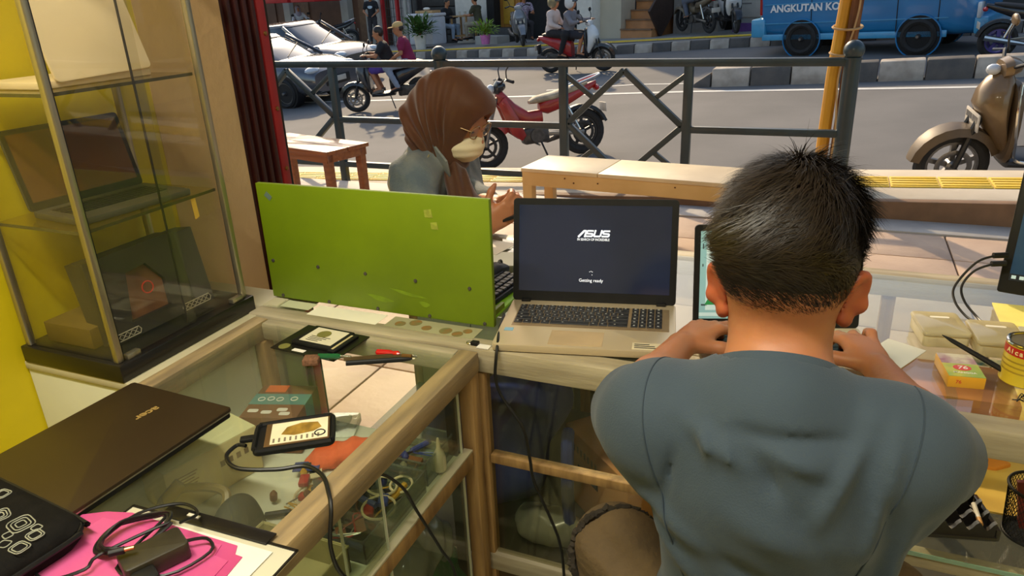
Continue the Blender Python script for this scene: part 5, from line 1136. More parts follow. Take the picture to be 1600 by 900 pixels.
for nm, lb, lo, hi, m, rx in (('paper_scrap', 'white paper scrap sticking out of the mesh cup', (-.022, -.001, .0), (.022, .001, .09), m_offw, (-14, 12, 30)), ('red_marker', 'dark red marker standing in the mesh cup', (-.006, -.006, .0), (.006, .006, .085), mat('dark_red_cap', (130, 40, 30)), (-8, -10, 0))):
    o = MB().box(lo, hi).build(nm, m, None, .0008); o.location = (.385+(.012 if nm == 'paper_scrap' else -.012), 1.26, IS+.012); o.rotation_euler = [R(v) for v in rx]; tag(o, lb, 'paper' if nm == 'paper_scrap' else 'marker')
pd = tag(MB().prism([(-.05, -.03), (.03, -.035), (.06, -.01), (.03, .02), (-.05, .03)], 0, .012, Matrix.Translation((.33, 1.47, IS))).build('orange_sponge', mat('orange_foam', (226, 146, 50), .8, var=.08), None, .004), 'orange sponge piece on the inner shelf', 'sponge')
yc = tag(box('yellow_tray', (.22, 1.30, IS+.0002), (.9, 1.80, IS+.004), mat('warm_yellow_board', (222, 186, 84), .55, var=.08), None), 'warm yellow board lying on the inner shelf under the glass', 'board'); 
ob = thing('brown_carton', 'flat brown carton on the inner shelf seen through the counter glass', 'box', (.24, 1.52, IS+.005)); box('carton', (-.05, 0, 0), (.16, .16, .10), mat('orange_carton', (196, 122, 66), .6, var=.08), ob, .002); box('tape', (.03, -.0005, .0), (.05, .1605, .1005), mat('tan_tape', (160, 108, 56)), ob)

# ================================================================== inside the tall cabinet
ml = thing('silver_laptop', 'silver laptop with its lid turned to the glass on the upper cabinet shelf', 'laptop', (-1.33, .99, .85+.526), 0)
m_silv = mat('silver_aluminium', (238, 218, 184), .45, .05, var=.03)
MB().prism(rrect(.16, .24, .01), 0, .012).build('base', m_silv, ml, .002)
Lm = frame((.085, -.105, .004), (.0, 1, .03), (-.30, 0, 1)); q = MB().prism([(x+.115, y+.078) for x, y in rrect(.205, .15, .009)], 0, .006); xf(q, Lm).build('lid', m_silv, ml, .0015)
gl_ = thing('grey_laptop', 'open grey laptop facing the glass on the middle cabinet shelf', 'laptop', (-1.285, .985, .85+.289), 84)
MB().prism(rrect(.24, .15, .008), 0, .012).build('base', mat('dark_grey_plastic', (70, 66, 56), .45), gl_, .002)
k0 = None
for r_ in range(5):
    for c in range(13):
        if k0 is None: k0 = box('key', (0, 0, .012), (.0135, .013, .0135), m_key, gl_); k0.location = (-.1+.0152*c, -.03+.0155*r_, 0)
        else: share('key', k0, gl_, (-.1+.0152*c, -.03+.0155*r_, 0))
G2 = Matrix.Translation((-.12, 0, 0)) @ tilt(gl_, .24, .078, .01, 14)
lid(gl_, .24, .155, .006, G2, MATS['dark_grey_plastic'], m_blk, mat('brown_reflecting_screen', (96, 62, 34), .15, var=.1, coat=.5), (.01, .01, .01, .016))
lbx = thing('laptop_box', 'black laptop carton with a cut out window standing at the bottom of the cabinet', 'box', (-1.205, .982, .888), 0)
BM = frame((-.045, -.115, .0), (.12, 1, .04), (-.16, 0, 1))
fr_ = MB(); OUT = [(0, 0), (.245, 0), (.245, .165), (0, .165)]; INN = [(.055, .03), (.145, .03), (.15, .085), (.12, .13), (.075, .125)]
n_ = 5; o5 = [(0, 0), (.2, 0), (.2, .17), (.11, .17), (0, .17)]
vs_ = [(x, y, z) for z in (0, .012) for x, y in o5+INN]
fs_ = []
for i in range(5):
    j = (i+1) % 5
    fs_ += [(i, j, 5+j, 5+i), (10+j, 10+i, 15+i, 15+j), (i, 10+i, 10+j, j), (5+i, 5+j, 15+j, 15+i)]
xf(fr_.add(vs_, fs_), BM).build('window_frame', mat('black_card', (44, 42, 38), .6, var=.1), lbx, 0)
xf(MB().box((.001, 0, -.05), (.199, .169, -.002)), BM).build('carton', mat('dark_grey_card', (58, 54, 48), .6, var=.08), lbx)
xf(MB().box((.05, .028, -.0018), (.15, .131, -.0005)), BM).build('shown_picture', mat('brown_picture', (122, 84, 60), .4, col2=(90, 60, 46), scale=14), lbx)
xf(MB().torus(.012, .0014, 20, 6, Matrix.Translation((.115, .08, .0005))), BM).build('red_ring', mat('red_print', (206, 60, 44)), lbx)
xf(MB().box((.2, .0, -.05), (.245, .165, .01)), BM).build('side_panel', mat('slate_card', (66, 62, 66), .6), lbx)
for x0 in (.0, .17):
    q = MB()
    for k in range(5): q.bar((x0+.012*k, .006, .0135), (x0+.012*k+.011, .016, .0135), .0012, .001, (0,0,1)); q.bar((x0+.012*k+.011, .006, .0135), (x0+.012*k, .016, .0135), .0012, .001, (0,0,1))
    q.tube([(x, y, .0135) for x, y in ((x0-.002, .004), (x0+.062, .004), (x0+.066, .011), (x0+.062, .018), (x0-.002, .018), (x0-.005, .011))], .0011, 5, closed=True)
    xf(q, BM).build('lattice_print', mat('silver_print', (170, 164, 150), .4), lbx)
fb = tag(box('flat_carton', (-1.40, .85, .888), (-1.27, 1.09, .93), mat('olive_card', (104, 84, 30), .6, var=.06), None, .002), 'flat olive carton at the back of the cabinet floor', 'box')
wn_ = thing('wooden_block', 'pale wooden block leaning in the far corner of the cabinet', 'block', (-1.31, 1.118, .888)); xf(MB().box((-.03, -.008, 0), (.03, .012, .13)), Matrix.Rotation(R(-8), 4, 'Y')).build('block', wood('pale_pine', (214, 176, 120), (190, 150, 96), 'Z', 6), wn_, .002); xf(MB().box((.0302, -.008, 0), (.031, .012, .13)), Matrix.Rotation(R(-8), 4, 'Y')).build('block_face', m_oldwood, wn_)
tpz = thing('masking_tape', 'strip of yellow masking tape hanging from the middle cabinet shelf', 'tape', (-1.195, 1.09, 1.137)); MB().prism([(-.004, 0), (.006, 0), (.008, -.045), (-.002, -.05)], 0, .0006, frame((0, 0, 0), (.25, 1, 0), (0, 0, 1))).build('tape_tail', mat('tape_yellow', (216, 176, 70), .6), tpz)

# ================================================================== people
m_skin = mat('warm_skin', (176, 116, 80), .5, var=.06, scale=14, sss=.35, bump=.05, bscale=120)
m_skinf = mat('skin_far', (186, 124, 86), .55, var=.06)
m_hair = mat('black_brown_hair', (42, 33, 25), .45, var=.3, scale=60)
m_eye = mat('dark_eye', (30, 22, 18), .3)
m_lip = mat('lip', (150, 84, 66), .5)
def hand_prims(w, f, n, side, size=1., curl=(.35, .55, .45), spread=.1, thumb=.5, curls=None):
    """palm and five separate fingers: w wrist, f towards the fingers, n out of the back of the hand, side +1 left hand"""
    w, f, n = Vector(w), Vector(f).normalized(), Vector(n).normalized(); n = (n-f*n.dot(f)).normalized(); s = f.cross(n)*side
    S = size; out = []; 
    base = [(.026, .083), (.009, .088), (-.009, .084), (-.026, .075)]; lens = [(.038, .024, .020), (.042, .028, .021), (.039, .026, .021), (.030, .019, .018)]
    for (so, fo) in base: out.append(cap(w+s*(so*.55*S), w+f*(fo*S)+s*(so*S), .0135*S, .0105*S))
    out.append(eli(w+f*(.045*S)-n*(.004*S), (.036*S, .034*S, .0145*S), Matrix((f, s, n)).transposed()))
    fingers = []
    for i, ((so, fo), L) in enumerate(zip(base, lens)):
        p = w+f*(fo*S)+s*(so*S); a = 0; c3 = curls[i] if curls else curl; d0 = (f+s*(spread*(1.2-i*.8))).normalized(); ax = d0.cross(n)
        seg = []
        for L_, c, r0, r1 in zip(L, c3, (.0098, .0088, .0080), (.0090, .0082, .0068)):
            a += c; d = d0*math.cos(a)-n*math.sin(a); q = p+d*(L_*S); seg.append(cap(p, q, r0*S, r1*S)); p = q
        fingers += seg
    p = w+f*(.022*S)+s*(.024*S)-n*(.006*S); d = (f*.62+s*.72-n*.25*thumb*2).normalized()
    for L_, r0, r1, tw in ((.038, .0135, .011, .0), (.030, .0108, .0095, .35), (.024, .0095, .0075, .35)):
        d = (d+f*tw*.6-s*tw*.35-n*tw*.3*thumb).normalized(); q = p+d*(L_*S); out.append(cap(p, q, r0*S, r1*S)); p = q
    return out, fingers
def add_tree(name, parent, mesh_fn): pass

# ------------------------------------------------------------------ the man seen from behind
man = thing('person', 'man in a slate blue t-shirt seen from behind, typing on the dark laptop', 'person', (0, 0, 0))
HX, HY, HZ = -.034, .900, 1.198
pit = Matrix.Rotation(R(-16), 3, 'X') @ Matrix.Rotation(R(4), 3, 'Z')
def hp_(x, y, z): v = pit @ Vector((x, y, z)); return (HX+v.x, HY+v.y, HZ+v.z)
pr = [eli(hp_(0, 0, 0), (.0755, .094, .094), pit), eli(hp_(0, -.03, -.02), (.070, .065, .070), pit), eli(hp_(0, .045, -.065), (.055, .060, .062), pit), cap(hp_(0, .07, -.115), hp_(0, .075, -.115), .026),
      cap(hp_(0, .105, -.03), hp_(0, .112, -.055), .010, .014), eli(hp_(-.03, .082, -.022), (.02, .012, .012), pit), eli(hp_(.03, .082, -.022), (.02, .012, .012), pit),
      {'p': cap((-.034, .885, 1.115), (-.026, .800, 1.015), .059, .064), 'k': .03}, {'p': cap((-.165, .805, .99), (-.02, .80, 1.01), .045, .055), 'k': .05}, {'p': cap((.118, .82, .995), (-.02, .80, 1.01), .045, .055), 'k': .05}]
elL, elR, wrL, wrR = (-.240, .975, .895), (.182, .995, .895), (-.205, 1.185, .905), (.112, 1.20, .905)
for sh_j, el, wr in (((-.165, .80, .99), elL, wrL), ((.118, .815, .995), elR, wrR)):
    pr += [{'p': cap(sh_j, el, .046, .038), 'k': .03}, {'p': cap(el, tuple(.6*a+.4*b for a, b in zip(el, wr)), .037, .036), 'k': .02}, {'p': cap(tuple(.6*a+.4*b for a, b in zip(el, wr)), wr, .036, .024), 'k': .02}]
pl_, fl_ = hand_prims(wrL, (.42, .90, .10), (-.15, -.05, 1), 1, .98, curls=[(.45, .55, .4), (.35, .6, .45), (.4, .6, .45), (.3, .5, .4)], spread=.16)
pr_, fr2 = hand_prims(wrR, (-.40, .91, .12), (.2, -.05, 1), -1, .98, curls=[(.4, .6, .4), (.4, .6, .45), (.25, .6, .45), (-.25, .7, .8)], spread=.18)
pr += [{'p': p, 'k': .010} for p in pl_+pr_]+[{'p': p, 'k': .0045} for p in fl_+fr2]
sdf_obj('body', pr, m_skin, man, .0042, .025, .02)
# ears: rim, hollow and lobe
for s, c in ((-1, (-.1085, .872, 1.148)), (1, (.0445, .878, 1.152))):
    Er = Matrix.Rotation(R(s*-38), 3, 'Z') @ Matrix.Rotation(R(s*12), 3, 'Y') @ Matrix.Rotation(R(-12), 3, 'X')
    o = [tuple(Er @ Vector((s*.0, math.cos(a)*.017*(1 if math.sin(a) > -.3 else .75)-.004, math.sin(a)*.029))) for a in [R(-100+20*k) for k in range(15)]]
    pe = [cap(tuple(np.add(c, a)), tuple(np.add(c, b)), .0046, .0044) for a, b in zip(o[:-1], o[1:])]
    pe += [eli(c, (.0035, .018, .028), Er), cap(tuple(np.add(c, Er @ Vector((0, -.002, -.028)))), tuple(np.add(c, Er @ Vector((0, .004, -.032)))), .0085), cap(tuple(np.add(c, Er @ Vector((0, .014, -.01)))), tuple(np.add(c, (-s*.022, .012, -.004))), .012)]
    sdf_obj('ear', pe, mat('ear_skin', (178, 96, 66), .45, sss=.6, var=.06), man, .0028, .006, .012)
# hair: a close cap plus tousled strands growing from the crown
hl = lambda P: (1.147+.30*(P[:,1]-.80)+.004*np.sin(P[:,0]*40))-P[:,2]
cap_pr = [eli(hp_(0, 0, .008), (.0835, .102, .101), pit), eli(hp_(0, -.032, -.018), (.0775, .071, .076), pit), eli(hp_(.0, .03, .045), (.07, .075, .07), pit)]
def hair_post(P, d): 
    q = d+.0055; h_ = hl(P); thin = np.clip((P[:,2]-1.147)/.04, 0, 1); q = q+.0045*(1-thin)
    return np.maximum(q, h_)
sdf_obj('hair', cap_pr, m_hair, man, .004, .025, .02, post=hair_post)
rng = np.random.default_rng(5); crown = Vector((-.03, -.06, .998)).normalized()
verts, faces = [], []
Cc = Vector(hp_(0, 0, .008)); rad = np.array((.0835, .102, .101)); PM = np.array(pit)
NS = 34000
dd = rng.normal(size=(NS, 3)); dd /= np.linalg.norm(dd, axis=1)[:, None]
PP = np.array(Cc)+(dd*rad)@PM.T; NN = (dd/rad)@PM.T; NN /= np.linalg.norm(NN, axis=1)[:, None]
for _ in range(3): PP = PP-NN*(field(cap_pr, .025, PP)+.006)[:, None]          # root every strand in the scalp surface
ok = (PP[:, 2] > 1.112+.30*(PP[:, 1]-.80)) & (PP[:, 1] < 1.0)
cr_ = np.array(crown)
for d, p, n_ in zip(dd[ok], PP[ok], NN[ok]):
    fl2 = d-cr_*(d@cr_); fl2 = fl2-d*(fl2@d)+.45*np.cross(d, cr_); fl2 = PM@fl2; fl2 = fl2/(np.linalg.norm(fl2)+1e-6)
    topf = min(1., max(0., (p[2]-1.165)/.085)); low = min(1., max(0., (p[2]-1.125)/.05))
    L = (.004+.012*low+.029*topf)*rng.uniform(.6, 1.15); jit = rng.normal(size=3)*(.10+.13*topf); clump = .22*topf*np.array((math.sin(p[0]*90+p[1]*60), math.cos(p[1]*80-p[0]*50), 0))
    dirn = fl2+n_*(.16+.34*topf*rng.uniform(.1, 1))+jit+clump+np.array((-.2*topf, .2*topf, 0)); dirn /= np.linalg.norm(dirn)
    side = np.cross(dirn, n_); side /= np.linalg.norm(side)+1e-6; w = .00042+.00036*topf; q = p.copy(); bi = len(verts); K = 4 if topf > .1 else 2
    for k in range(K+1):
        ww = w*(1-k/K*.85); verts += [tuple(q-side*ww), tuple(q+side*ww)]
        q = q+dirn*(L/K); dirn = dirn+np.array((0, 0, -.12))+fl2*.14+jit*.05-n_*.09; dirn /= np.linalg.norm(dirn)
    for k in range(K): a = bi+2*k; faces.append((a, a+1, a+3, a+2))
me = bpy.data.meshes.new('hair_strands'); me.from_pydata(verts, [], faces); ho = mesh_obj('hair_strands', me, m_hair, man, 180); ho['kind'] = 'stuff'
# t-shirt with folds
m_shirt = mat('slate_blue_cotton', (52, 66, 79), .85, var=.05, scale=5, sheen=.1, bump=.15, bscale=500)
shp = [eli((-.024, .80, .95), (.142, .106, .115)), eli((-.022, .80, .86), (.136, .102, .17)), eli((-.018, .81, .68), (.148, .118, .15)),
       cap((-.155, .805, .992), (.108, .82, .996), .055, .055), cap((-.03, .80, 1.02), (-.03, .83, 1.03), .072, .072), cap((-.12, .80, 1.01), (-.04, .795, 1.045), .038, .045), cap((.06, .81, 1.015), (-.02, .795, 1.045), .038, .045)]
slp = [cap((-.166, .803, .985), (-.220, .935, .912), .063, .060), cap((.108, .818, .990), (.160, .95, .914), .062, .058)]
ridges = [((-.13, .71, 1.045), (-.05, .69, 1.01), .012, .006), ((.075, .72, 1.06), (.03, .69, .955), .010, .007), ((.10, .74, 1.05), (.085, .71, .91), .009, .006), ((-.02, .70, 1.035), (.04, .69, 1.015), .012, .006), ((-.10, .70, 1.05), (-.085, .69, 1.0), .007, .004), ((-.075, .70, 1.05), (-.062, .69, 1.015), .006, .004),
          ((-.17, .75, .915), (-.06, .70, .885), .014, .007), ((-.16, .75, .885), (-.08, .71, .825), .012, .006), ((.13, .76, .955), (.11, .73, .835), .012, .007), ((.15, .78, .93), (.085, .71, .785), .010, .005), ((-.07, .69, .955), (.06, .69, .915), .022, .006), ((-.205, .80, .97), (-.17, .75, .915), .012, .006), ((.165, .82, .98), (.14, .77, .915), .010, .006), ((-.225, .84, .95), (-.18, .77, .90), .010, .005),
          ((-.128, .74, 1.005), (-.135, .73, .935), .006, -.004), ((.092, .74, 1.02), (.10, .73, .945), .006, -.004), ((-.03, .70, 1.015), (-.012, .69, .985), .009, -.007), ((-.06, .69, 1.045), (.05, .69, 1.04), .007, -.005), ((.0, .69, .98), (.055, .70, .90), .012, -.004), ((-.10, .70, .90), (.0, .69, .86), .014, -.004)]
def shirt_fn(P, d):
    d2 = None
    for p in slp: x = sd(p, P); d2 = x if d2 is None else np.minimum(d2, x)
    d = smin(d, d2, .045)
    for a, b, w, A in ridges:
        a, b = np.array(a), np.array(b); ab = b-a; t = np.clip(((P-a)@ab)/(ab@ab), 0, 1); q = P-a-t[:, None]*ab; q[:, 1] = np.where(P[:, 1] < .84, 0, q[:, 1])
        d = d-1.9*A*np.exp(-(q*q).sum(1)/(w*w))*np.sin(PI*(.1+.8*t))
    d = d+.0012*np.sin(P[:,0]*55+P[:,2]*38)*np.sin(P[:,2]*47-P[:,0]*20)
    for c, ax, lim in (((-.166, .803, .985), (-.054, .132, -.073), .150), ((.118, .818, .990), (.058, .132, -.076), .152)):     # open sleeve ends
        ax = np.array(ax)/np.linalg.norm(ax); h_ = (P-np.array(c))@ax-lim; d = np.where(np.abs(P[:,0]+.022) > .125, np.maximum(d, h_), d)
    nk = sd(cap(NKC, NKC+NKD*.25, .067, .09), P)                                                                             # neck opening
    return np.maximum(d, -nk)
NKD = np.array((-.06, .65, .76)); NKD /= np.linalg.norm(NKD); NKC = np.array((-.030, .830, 1.050))
sdf_obj('t_shirt', shp+[{'p': p, 'k': .045} for p in slp], m_shirt, man, .0052, .05, .02, post=shirt_fn, relax=2)
def shirt_d(p): P = np.array([p], float); return float(shirt_fn(P, field(shp+[{'p': q, 'k': .045} for q in slp], .05, P))[0])
def on_shirt(c, d, far=.22):
    lo, hi = 0., far; c, d = Vector(c), Vector(d).normalized()
    if shirt_d(c) > 0: return None
    for _ in range(18):
        m_ = (lo+hi)/2
        if shirt_d(c+d*m_) < 0: lo = m_
        else: hi = m_
    return c+d*lo
m_seam = mat('shirt_seam', (44, 57, 70), .85, var=.05)
for c, ax in (((-.140, .803, .965), (-.95, .12, -.28)), ((.092, .818, .97), (.95, .12, -.28))):
    ax = Vector(ax).normalized(); u_ = ax.cross(Vector((0, 1, 0))).normalized(); v_ = ax.cross(u_); pts = []
    for k in range(26):
        a = 2*PI*k/26; q = on_shirt(c, u_*math.cos(a)+v_*math.sin(a))
        if q is not None and q.y < .86: pts.append(q)
    pts.sort(key=lambda q: math.atan2((q-Vector(c)).dot(v_), (q-Vector(c)).dot(u_)))
    if len(pts) > 5:
        br_ = max(range(len(pts)), key=lambda i: (pts[i]-pts[i-1]).length); pts = pts[br_:]+pts[:br_]
        MB().tube(smooth_path(pts, 3), .0011, 5).build('sleeve_seam', m_seam, man)
CM = frame(NKC+NKD*.012, Vector((1, .092, 0)), Vector(NKD).cross(Vector((1, .092, 0)).normalized())); cr = []
for k in range(40):
    a = 2*PI*k/40; c0, s0 = math.cos(a), math.sin(a)
    cr.append([CM @ Vector((c0*r_, s0*r_*1.02, z_)) for r_, z_ in ((.0655, .006), (.0715, .009), (.0755, .0), (.077, -.016), (.071, -.020), (.066, -.012))])
MB().ring(cr, closed=True).build('collar', m_shirt, man)
MB().tube([CM @ Vector((math.cos(2*PI*k/40)*.0775, math.sin(2*PI*k/40)*.079, -.0155)) for k in range(40)], .0012, 5, closed=True).build('collar_seam', m_seam, man)
# trousers, seat
m_trou = mat('brown_work_trousers', (92, 74, 48), .85, var=.15, scale=12, bump=.4, bscale=60)
tp = [eli((-.018, .81, .60), (.155, .13, .10)), cap((-.10, .82, .60), (-.238, .905, .668), .088, .068), cap((.07, .82, .60), (.15, 1.0, .60), .088, .07), cap((-.238, .905, .668), (-.262, .95, .30), .066, .05), cap((.15, 1.0, .60), (.16, 1.02, .25), .066, .05), cap((-.262, .95, .30), (-.265, .95, .10), .05, .048), cap((.16, 1.02, .25), (.16, 1.02, .10), .05, .048)]
sdf_obj('trousers', tp, m_trou, man, .008, .03, .02, post=lambda P, d: d+.004*np.sin(P[:,2]*70+P[:,0]*50+2*np.sin(P[:,1]*30)))
hem = [np.array((-.236, .893, .672))+.0735*(math.cos(a)*np.array((.92, .39, -.04))+math.sin(a)*np.array((-.11, .36, .93))) for a in [R(215-9.5*k) for k in range(19)]]
MB().tube([Vector(p)+Vector((random.uniform(-.0025, .0025), random.uniform(-.0025, .0025), random.uniform(-.0025, .0025))) for p in smooth_path([tuple(p) for p in hem], 4)], .0062, 6).build('frayed_seam', mat('dark_fray', (40, 33, 24), .9, var=.3, scale=80), man)
for x, y in ((-.265, .95), (.16, 1.02)): MB().ring([sring(x, y-.10, .02, .02, .02, 12, 2.5, 'Y'), sring(x, y-.07, .035, .042, .033, 12, 2.5, 'Y'), sring(x, y, .045, .045, .045, 12, 2.5, 'Y'), sring(x, y+.08, .03, .048, .028, 12, 2.5, 'Y'), sring(x, y+.12, .02, .03, .018, 12, 2.5, 'Y')]).build('shoe', m_blk, man)
stl = thing('work_stool', 'black round stool under the man', 'stool', (-.018, .80, 0))
MB().lathe([(.001, .50), (.17, .50), (.175, .475), (.17, .455), (.001, .455)], 24).build('seat', m_seat, stl)
for k in range(4): a = R(45+90*k); MB().cyl((.11*math.cos(a), .11*math.sin(a), .46), (.17*math.cos(a), .17*math.sin(a), 0), .013).build('leg', m_chrome, stl)
MB().torus(.145, .008, 24, 6, Matrix.Translation((0, 0, .2))).build('foot_ring', m_chrome, stl)

# ------------------------------------------------------------------ the woman with the brown headscarf
wo = thing('person', 'woman in a brown headscarf, glasses and mask looking at her phone behind the green board', 'person', (0, 0, 0))
WC = Vector((-1.03, 1.94, 1.163)); WR = Matrix.Rotation(R(-4), 3, 'Z') @ Matrix.Rotation(R(24), 3, 'Y')     # local x = where she looks
def wp(x, y, z): v = WR @ Vector((x, y, z)); return (WC.x+v.x, WC.y+v.y, WC.z+v.z)
fp = [eli(wp(.005, 0, -.005), (.092, .070, .108), WR), eli(wp(.035, 0, -.075), (.055, .052, .05), WR), cap(wp(.088, 0, .0), wp(.108, 0, -.028), .008, .013), eli(wp(.073, .034, .012), (.02, .017, .012), WR), eli(wp(.073, -.034, .012), (.02, .017, .012), WR), {'p': cap(wp(-.02, 0, -.08), (-1.10, 1.95, .98), .055, .06), 'k': .03}]
rh_w, lh_w = (-.845, 1.735, .905), (-.865, 1.86, .935)
a1, f1 = hand_prims(rh_w, (.62, .30, .42), (.40, -.85, -.1), -1, .95, curls=[(.55, .9, .6), (.6, .95, .6), (.65, .95, .6), (.7, .95, .6)])
a2_, f2_ = hand_prims(lh_w, (.75, -.30, .32), (-.1, .35, .95), 1, .95, curls=[(.35, .6, .4), (.5, .7, .5), (.6, .8, .5), (.65, .8, .5)])
fp += [{'p': p, 'k': .010} for p in a1+a2_]+[{'p': p, 'k': .0045} for p in f1+f2_]
fp += [{'p': cap((-1.0, 1.73, .895), rh_w, .034, .024), 'k': .02}, {'p': cap((-1.02, 1.98, .90), lh_w, .034, .024), 'k': .02}]
sdf_obj('body', fp, m_skin, wo, .0055, .025, .02)
m_hij = mat('brown_scarf', (86, 54, 28), .7, col2=(74, 46, 24), scale=3, sheen=.3, bump=.1, bscale=300)
b_ = m_hij.node_tree.nodes['Principled BSDF']; tr_ = m_hij.node_tree.nodes.new('ShaderNodeBsdfTranslucent'); tr_.inputs[0].default_value = rgb((214, 120, 40)); mx_ = m_hij.node_tree.nodes.new('ShaderNodeMixShader'); mx_.inputs[0].default_value = .25
m_hij.node_tree.links.new(b_.outputs[0], mx_.inputs[1]); m_hij.node_tree.links.new(tr_.outputs[0], mx_.inputs[2]); m_hij.node_tree.links.new(mx_.outputs[0], m_hij.node_tree.nodes['Material Output'].inputs[0])
hj = [eli(wp(-.012, 0, .018), (.118, .096, .122), WR), eli(wp(-.065, 0, -.035), (.092, .086, .098), WR), {'p': cap(wp(.0, 0, -.11), (-1.085, 1.95, 1.03), .080, .078), 'k': .05}, {'p': eli(wp(.03, 0, -.122), (.055, .062, .035), WR), 'k': .03}, {'p': eli(wp(.055, 0, .075), (.058, .07, .04), WR), 'k': .03}]
WRi = np.array(WR.transposed())
def hij_post(P, d):
    q = (P-np.array(WC))@np.array(WR); x, y, z = q[:,0], q[:,1], q[:,2]
    th = np.arctan2(z+.13, -(x-.05)); rr = np.hypot(z+.13, x-.05)
    fold = (.7*np.sin(th*15+2.2*np.sin(th*3)+y*14)+.45*np.sin(th*33+1.5*np.sin(th*5)+y*22))*np.clip(rr/.10, 0, 1)*np.clip(1.25-rr/.30, .15, 1)
    fold = fold*np.clip((.055-x)/.045, 0, 1)*np.clip((z+.15)/.05, 0, 1)
    d = d-.015*fold*np.clip(np.abs(y)/.045, 0.15, 1)
    op = np.sqrt(((x-.125)/.072)**2+(y/.064)**2+((z+.028)/.098)**2)-1      # the face opening
    return np.maximum(d, -op*.06)
sdf_obj('headscarf', hj, m_hij, wo, .0042, .04, .02, post=hij_post)
tl_ = [cap((-1.02, 1.90, 1.01), (-.965, 1.86, .93), .034, .04), cap((-.965, 1.86, .93), (-.945, 1.85, .86), .04, .045)]
sdf_obj('scarf_tail', tl_, m_hij, wo, .006, .03, .02, post=lambda P, d: d+.005*np.sin((P[:,0]+P[:,1]*.6)*170+P[:,2]*20))
m_mask = mat('cream_face_mask', (222, 208, 176), .8, var=.04, scale=6, bump=.1, bscale=200)
sdf_obj('face_mask', [eli(wp(.055, 0, -.058), (.062, .060, .052), WR), eli(wp(.085, 0, -.04), (.034, .028, .036), WR)], m_mask, wo, .0032, .03, .015, post=lambda P, d: np.maximum(d+.001*np.sin(P[:,2]*260), ((P-np.array(WC))@np.array(WR))[:,0]*-1+.004))
gls = mat('gold_wire', (170, 140, 100), .25, .8)
for s in (-1, 1):
    ctr = wp(.104, s*.033, .006); r_ = [Vector(ctr)+WR @ Vector((-.006*abs(math.cos(a)), s*.0+.026*math.cos(a), .020*math.sin(a))) for a in [2*PI*k/18 for k in range(18)]]
    MB().tube(r_, .0016, 6, closed=True).build('glasses_rim', gls, wo)
    MB().add([tuple(v) for v in r_], [tuple(range(18))]).build('lens', glass('spectacle_lens', (244, 246, 246), .08, .6, .01), wo)
    MB().tube([wp(.098, s*.058, .012), wp(.06, s*.072, .012), wp(.01, s*.078, .004)], .0015, 6).build('glasses_temple', gls, wo)
    MB().ell((0, 0, 0), (.006, .014, .0035), 10, 6, Matrix.Translation(wp(.091, s*.034, .004)) @ WR.to_4x4()).build('eye', m_eye, wo)
    MB().tube([wp(.086, s*.018, .030), wp(.087, s*.034, .034), wp(.078, s*.050, .029)], .0022, 5).build('eyebrow', m_hair, wo)
MB().tube([wp(.107, -.008, .008), wp(.110, 0, .011), wp(.107, .008, .008)], .0015, 6).build('glasses_bridge', gls, wo)
m_denim = mat('faded_denim', (88, 100, 108), .85, col2=(128, 130, 124), scale=10, bump=.25, bscale=220, sheen=.1)
sh_r, sh_l = (-1.105, 1.815, 1.005), (-1.13, 2.13, .985)
jk = [eli((-1.13, 1.98, .93), (.115, .165, .13)), eli((-1.15, 2.03, .76), (.125, .17, .19)), eli((-1.13, 2.04, .60), (.13, .17, .18)), {'p': cap(sh_r, sh_l, .066, .066), 'k': .05}, {'p': cap((-1.08, 1.95, 1.03), (-1.11, 1.95, 1.03), .085, .085), 'k': .04}, {'p': cap(sh_r, (-1.02, 1.715, .905), .066, .052), 'k': .04}, {'p': cap(sh_l, (-1.03, 2.02, .90), .066, .05), 'k': .04}, {'p': cap((-1.02, 1.715, .905), (-.915, 1.722, .902), .05, .042), 'k': .03}, {'p': cap((-1.03, 2.02, .90), (-.93, 1.93, .918), .05, .042), 'k': .03}]
sdf_obj('denim_jacket', jk, m_denim, wo, .007, .05, .02, post=lambda P, d: d+.003*np.sin(P[:,2]*75+P[:,0]*60+3*np.sin(P[:,1]*25)), relax=2)
for s in (1,):
    MB().prism([(0, 0), (.085, -.01), (.105, -.06), (.03, -.055)], 0, .008, frame((-1.065, 1.862, 1.115), (.75, -.25, -.6), (.35, -.5, .8))).build('jacket_collar', m_denim, wo, .003)
MB().tube(smooth_path([(-1.10, 1.845, 1.078), (-1.135, 1.79, 1.06), (-1.15, 1.755, 1.01), (-1.14, 1.745, .95)]), .0022, 5).build('jacket_seam', mat('denim_stitch', (150, 138, 104), .8), wo)
MB().tube(smooth_path([(-1.065, 1.845, 1.07), (-1.055, 1.79, 1.04), (-1.035, 1.755, .99)]), .0022, 5).build('jacket_seam', MATS['denim_stitch'], wo)
sdf_obj('trousers', [eli((-1.12, 2.05, .47), (.15, .16, .09)), cap((-1.1, 2.12, .46), (-.75, 2.13, .46), .08, .065), cap((-1.1, 1.98, .46), (-.75, 1.98, .46), .08, .065), cap((-.75, 2.13, .46), (-.72, 2.13, .06), .06, .045), cap((-.75, 1.98, .46), (-.72, 1.98, .06), .06, .045)], m_blk, wo, .012, .03)
for y in (1.98, 2.13): MB().ring([sring(-.79, y, .03, .03, .03), sring(-.72, y, .04, .042, .04), sring(-.62, y, .025, .04, .025), sring(-.57, y, .018, .02, .015)]).build('shoe', m_blk, wo)
ph = thing('phone', 'dark phone held between the hands of the woman', 'phone', mw=frame((-.800, 1.775, .925), (.93, .1, .32), (-.2, .95, .1))); MB().prism(rrect(.11, .06, .008), -.004, .004).build('phone_body', m_blk, ph, .0015); MB().prism(rrect(.10, .053, .005), .004, .0046).build('screen', mat('phone_glass', (40, 44, 50), .1, coat=.6), ph)
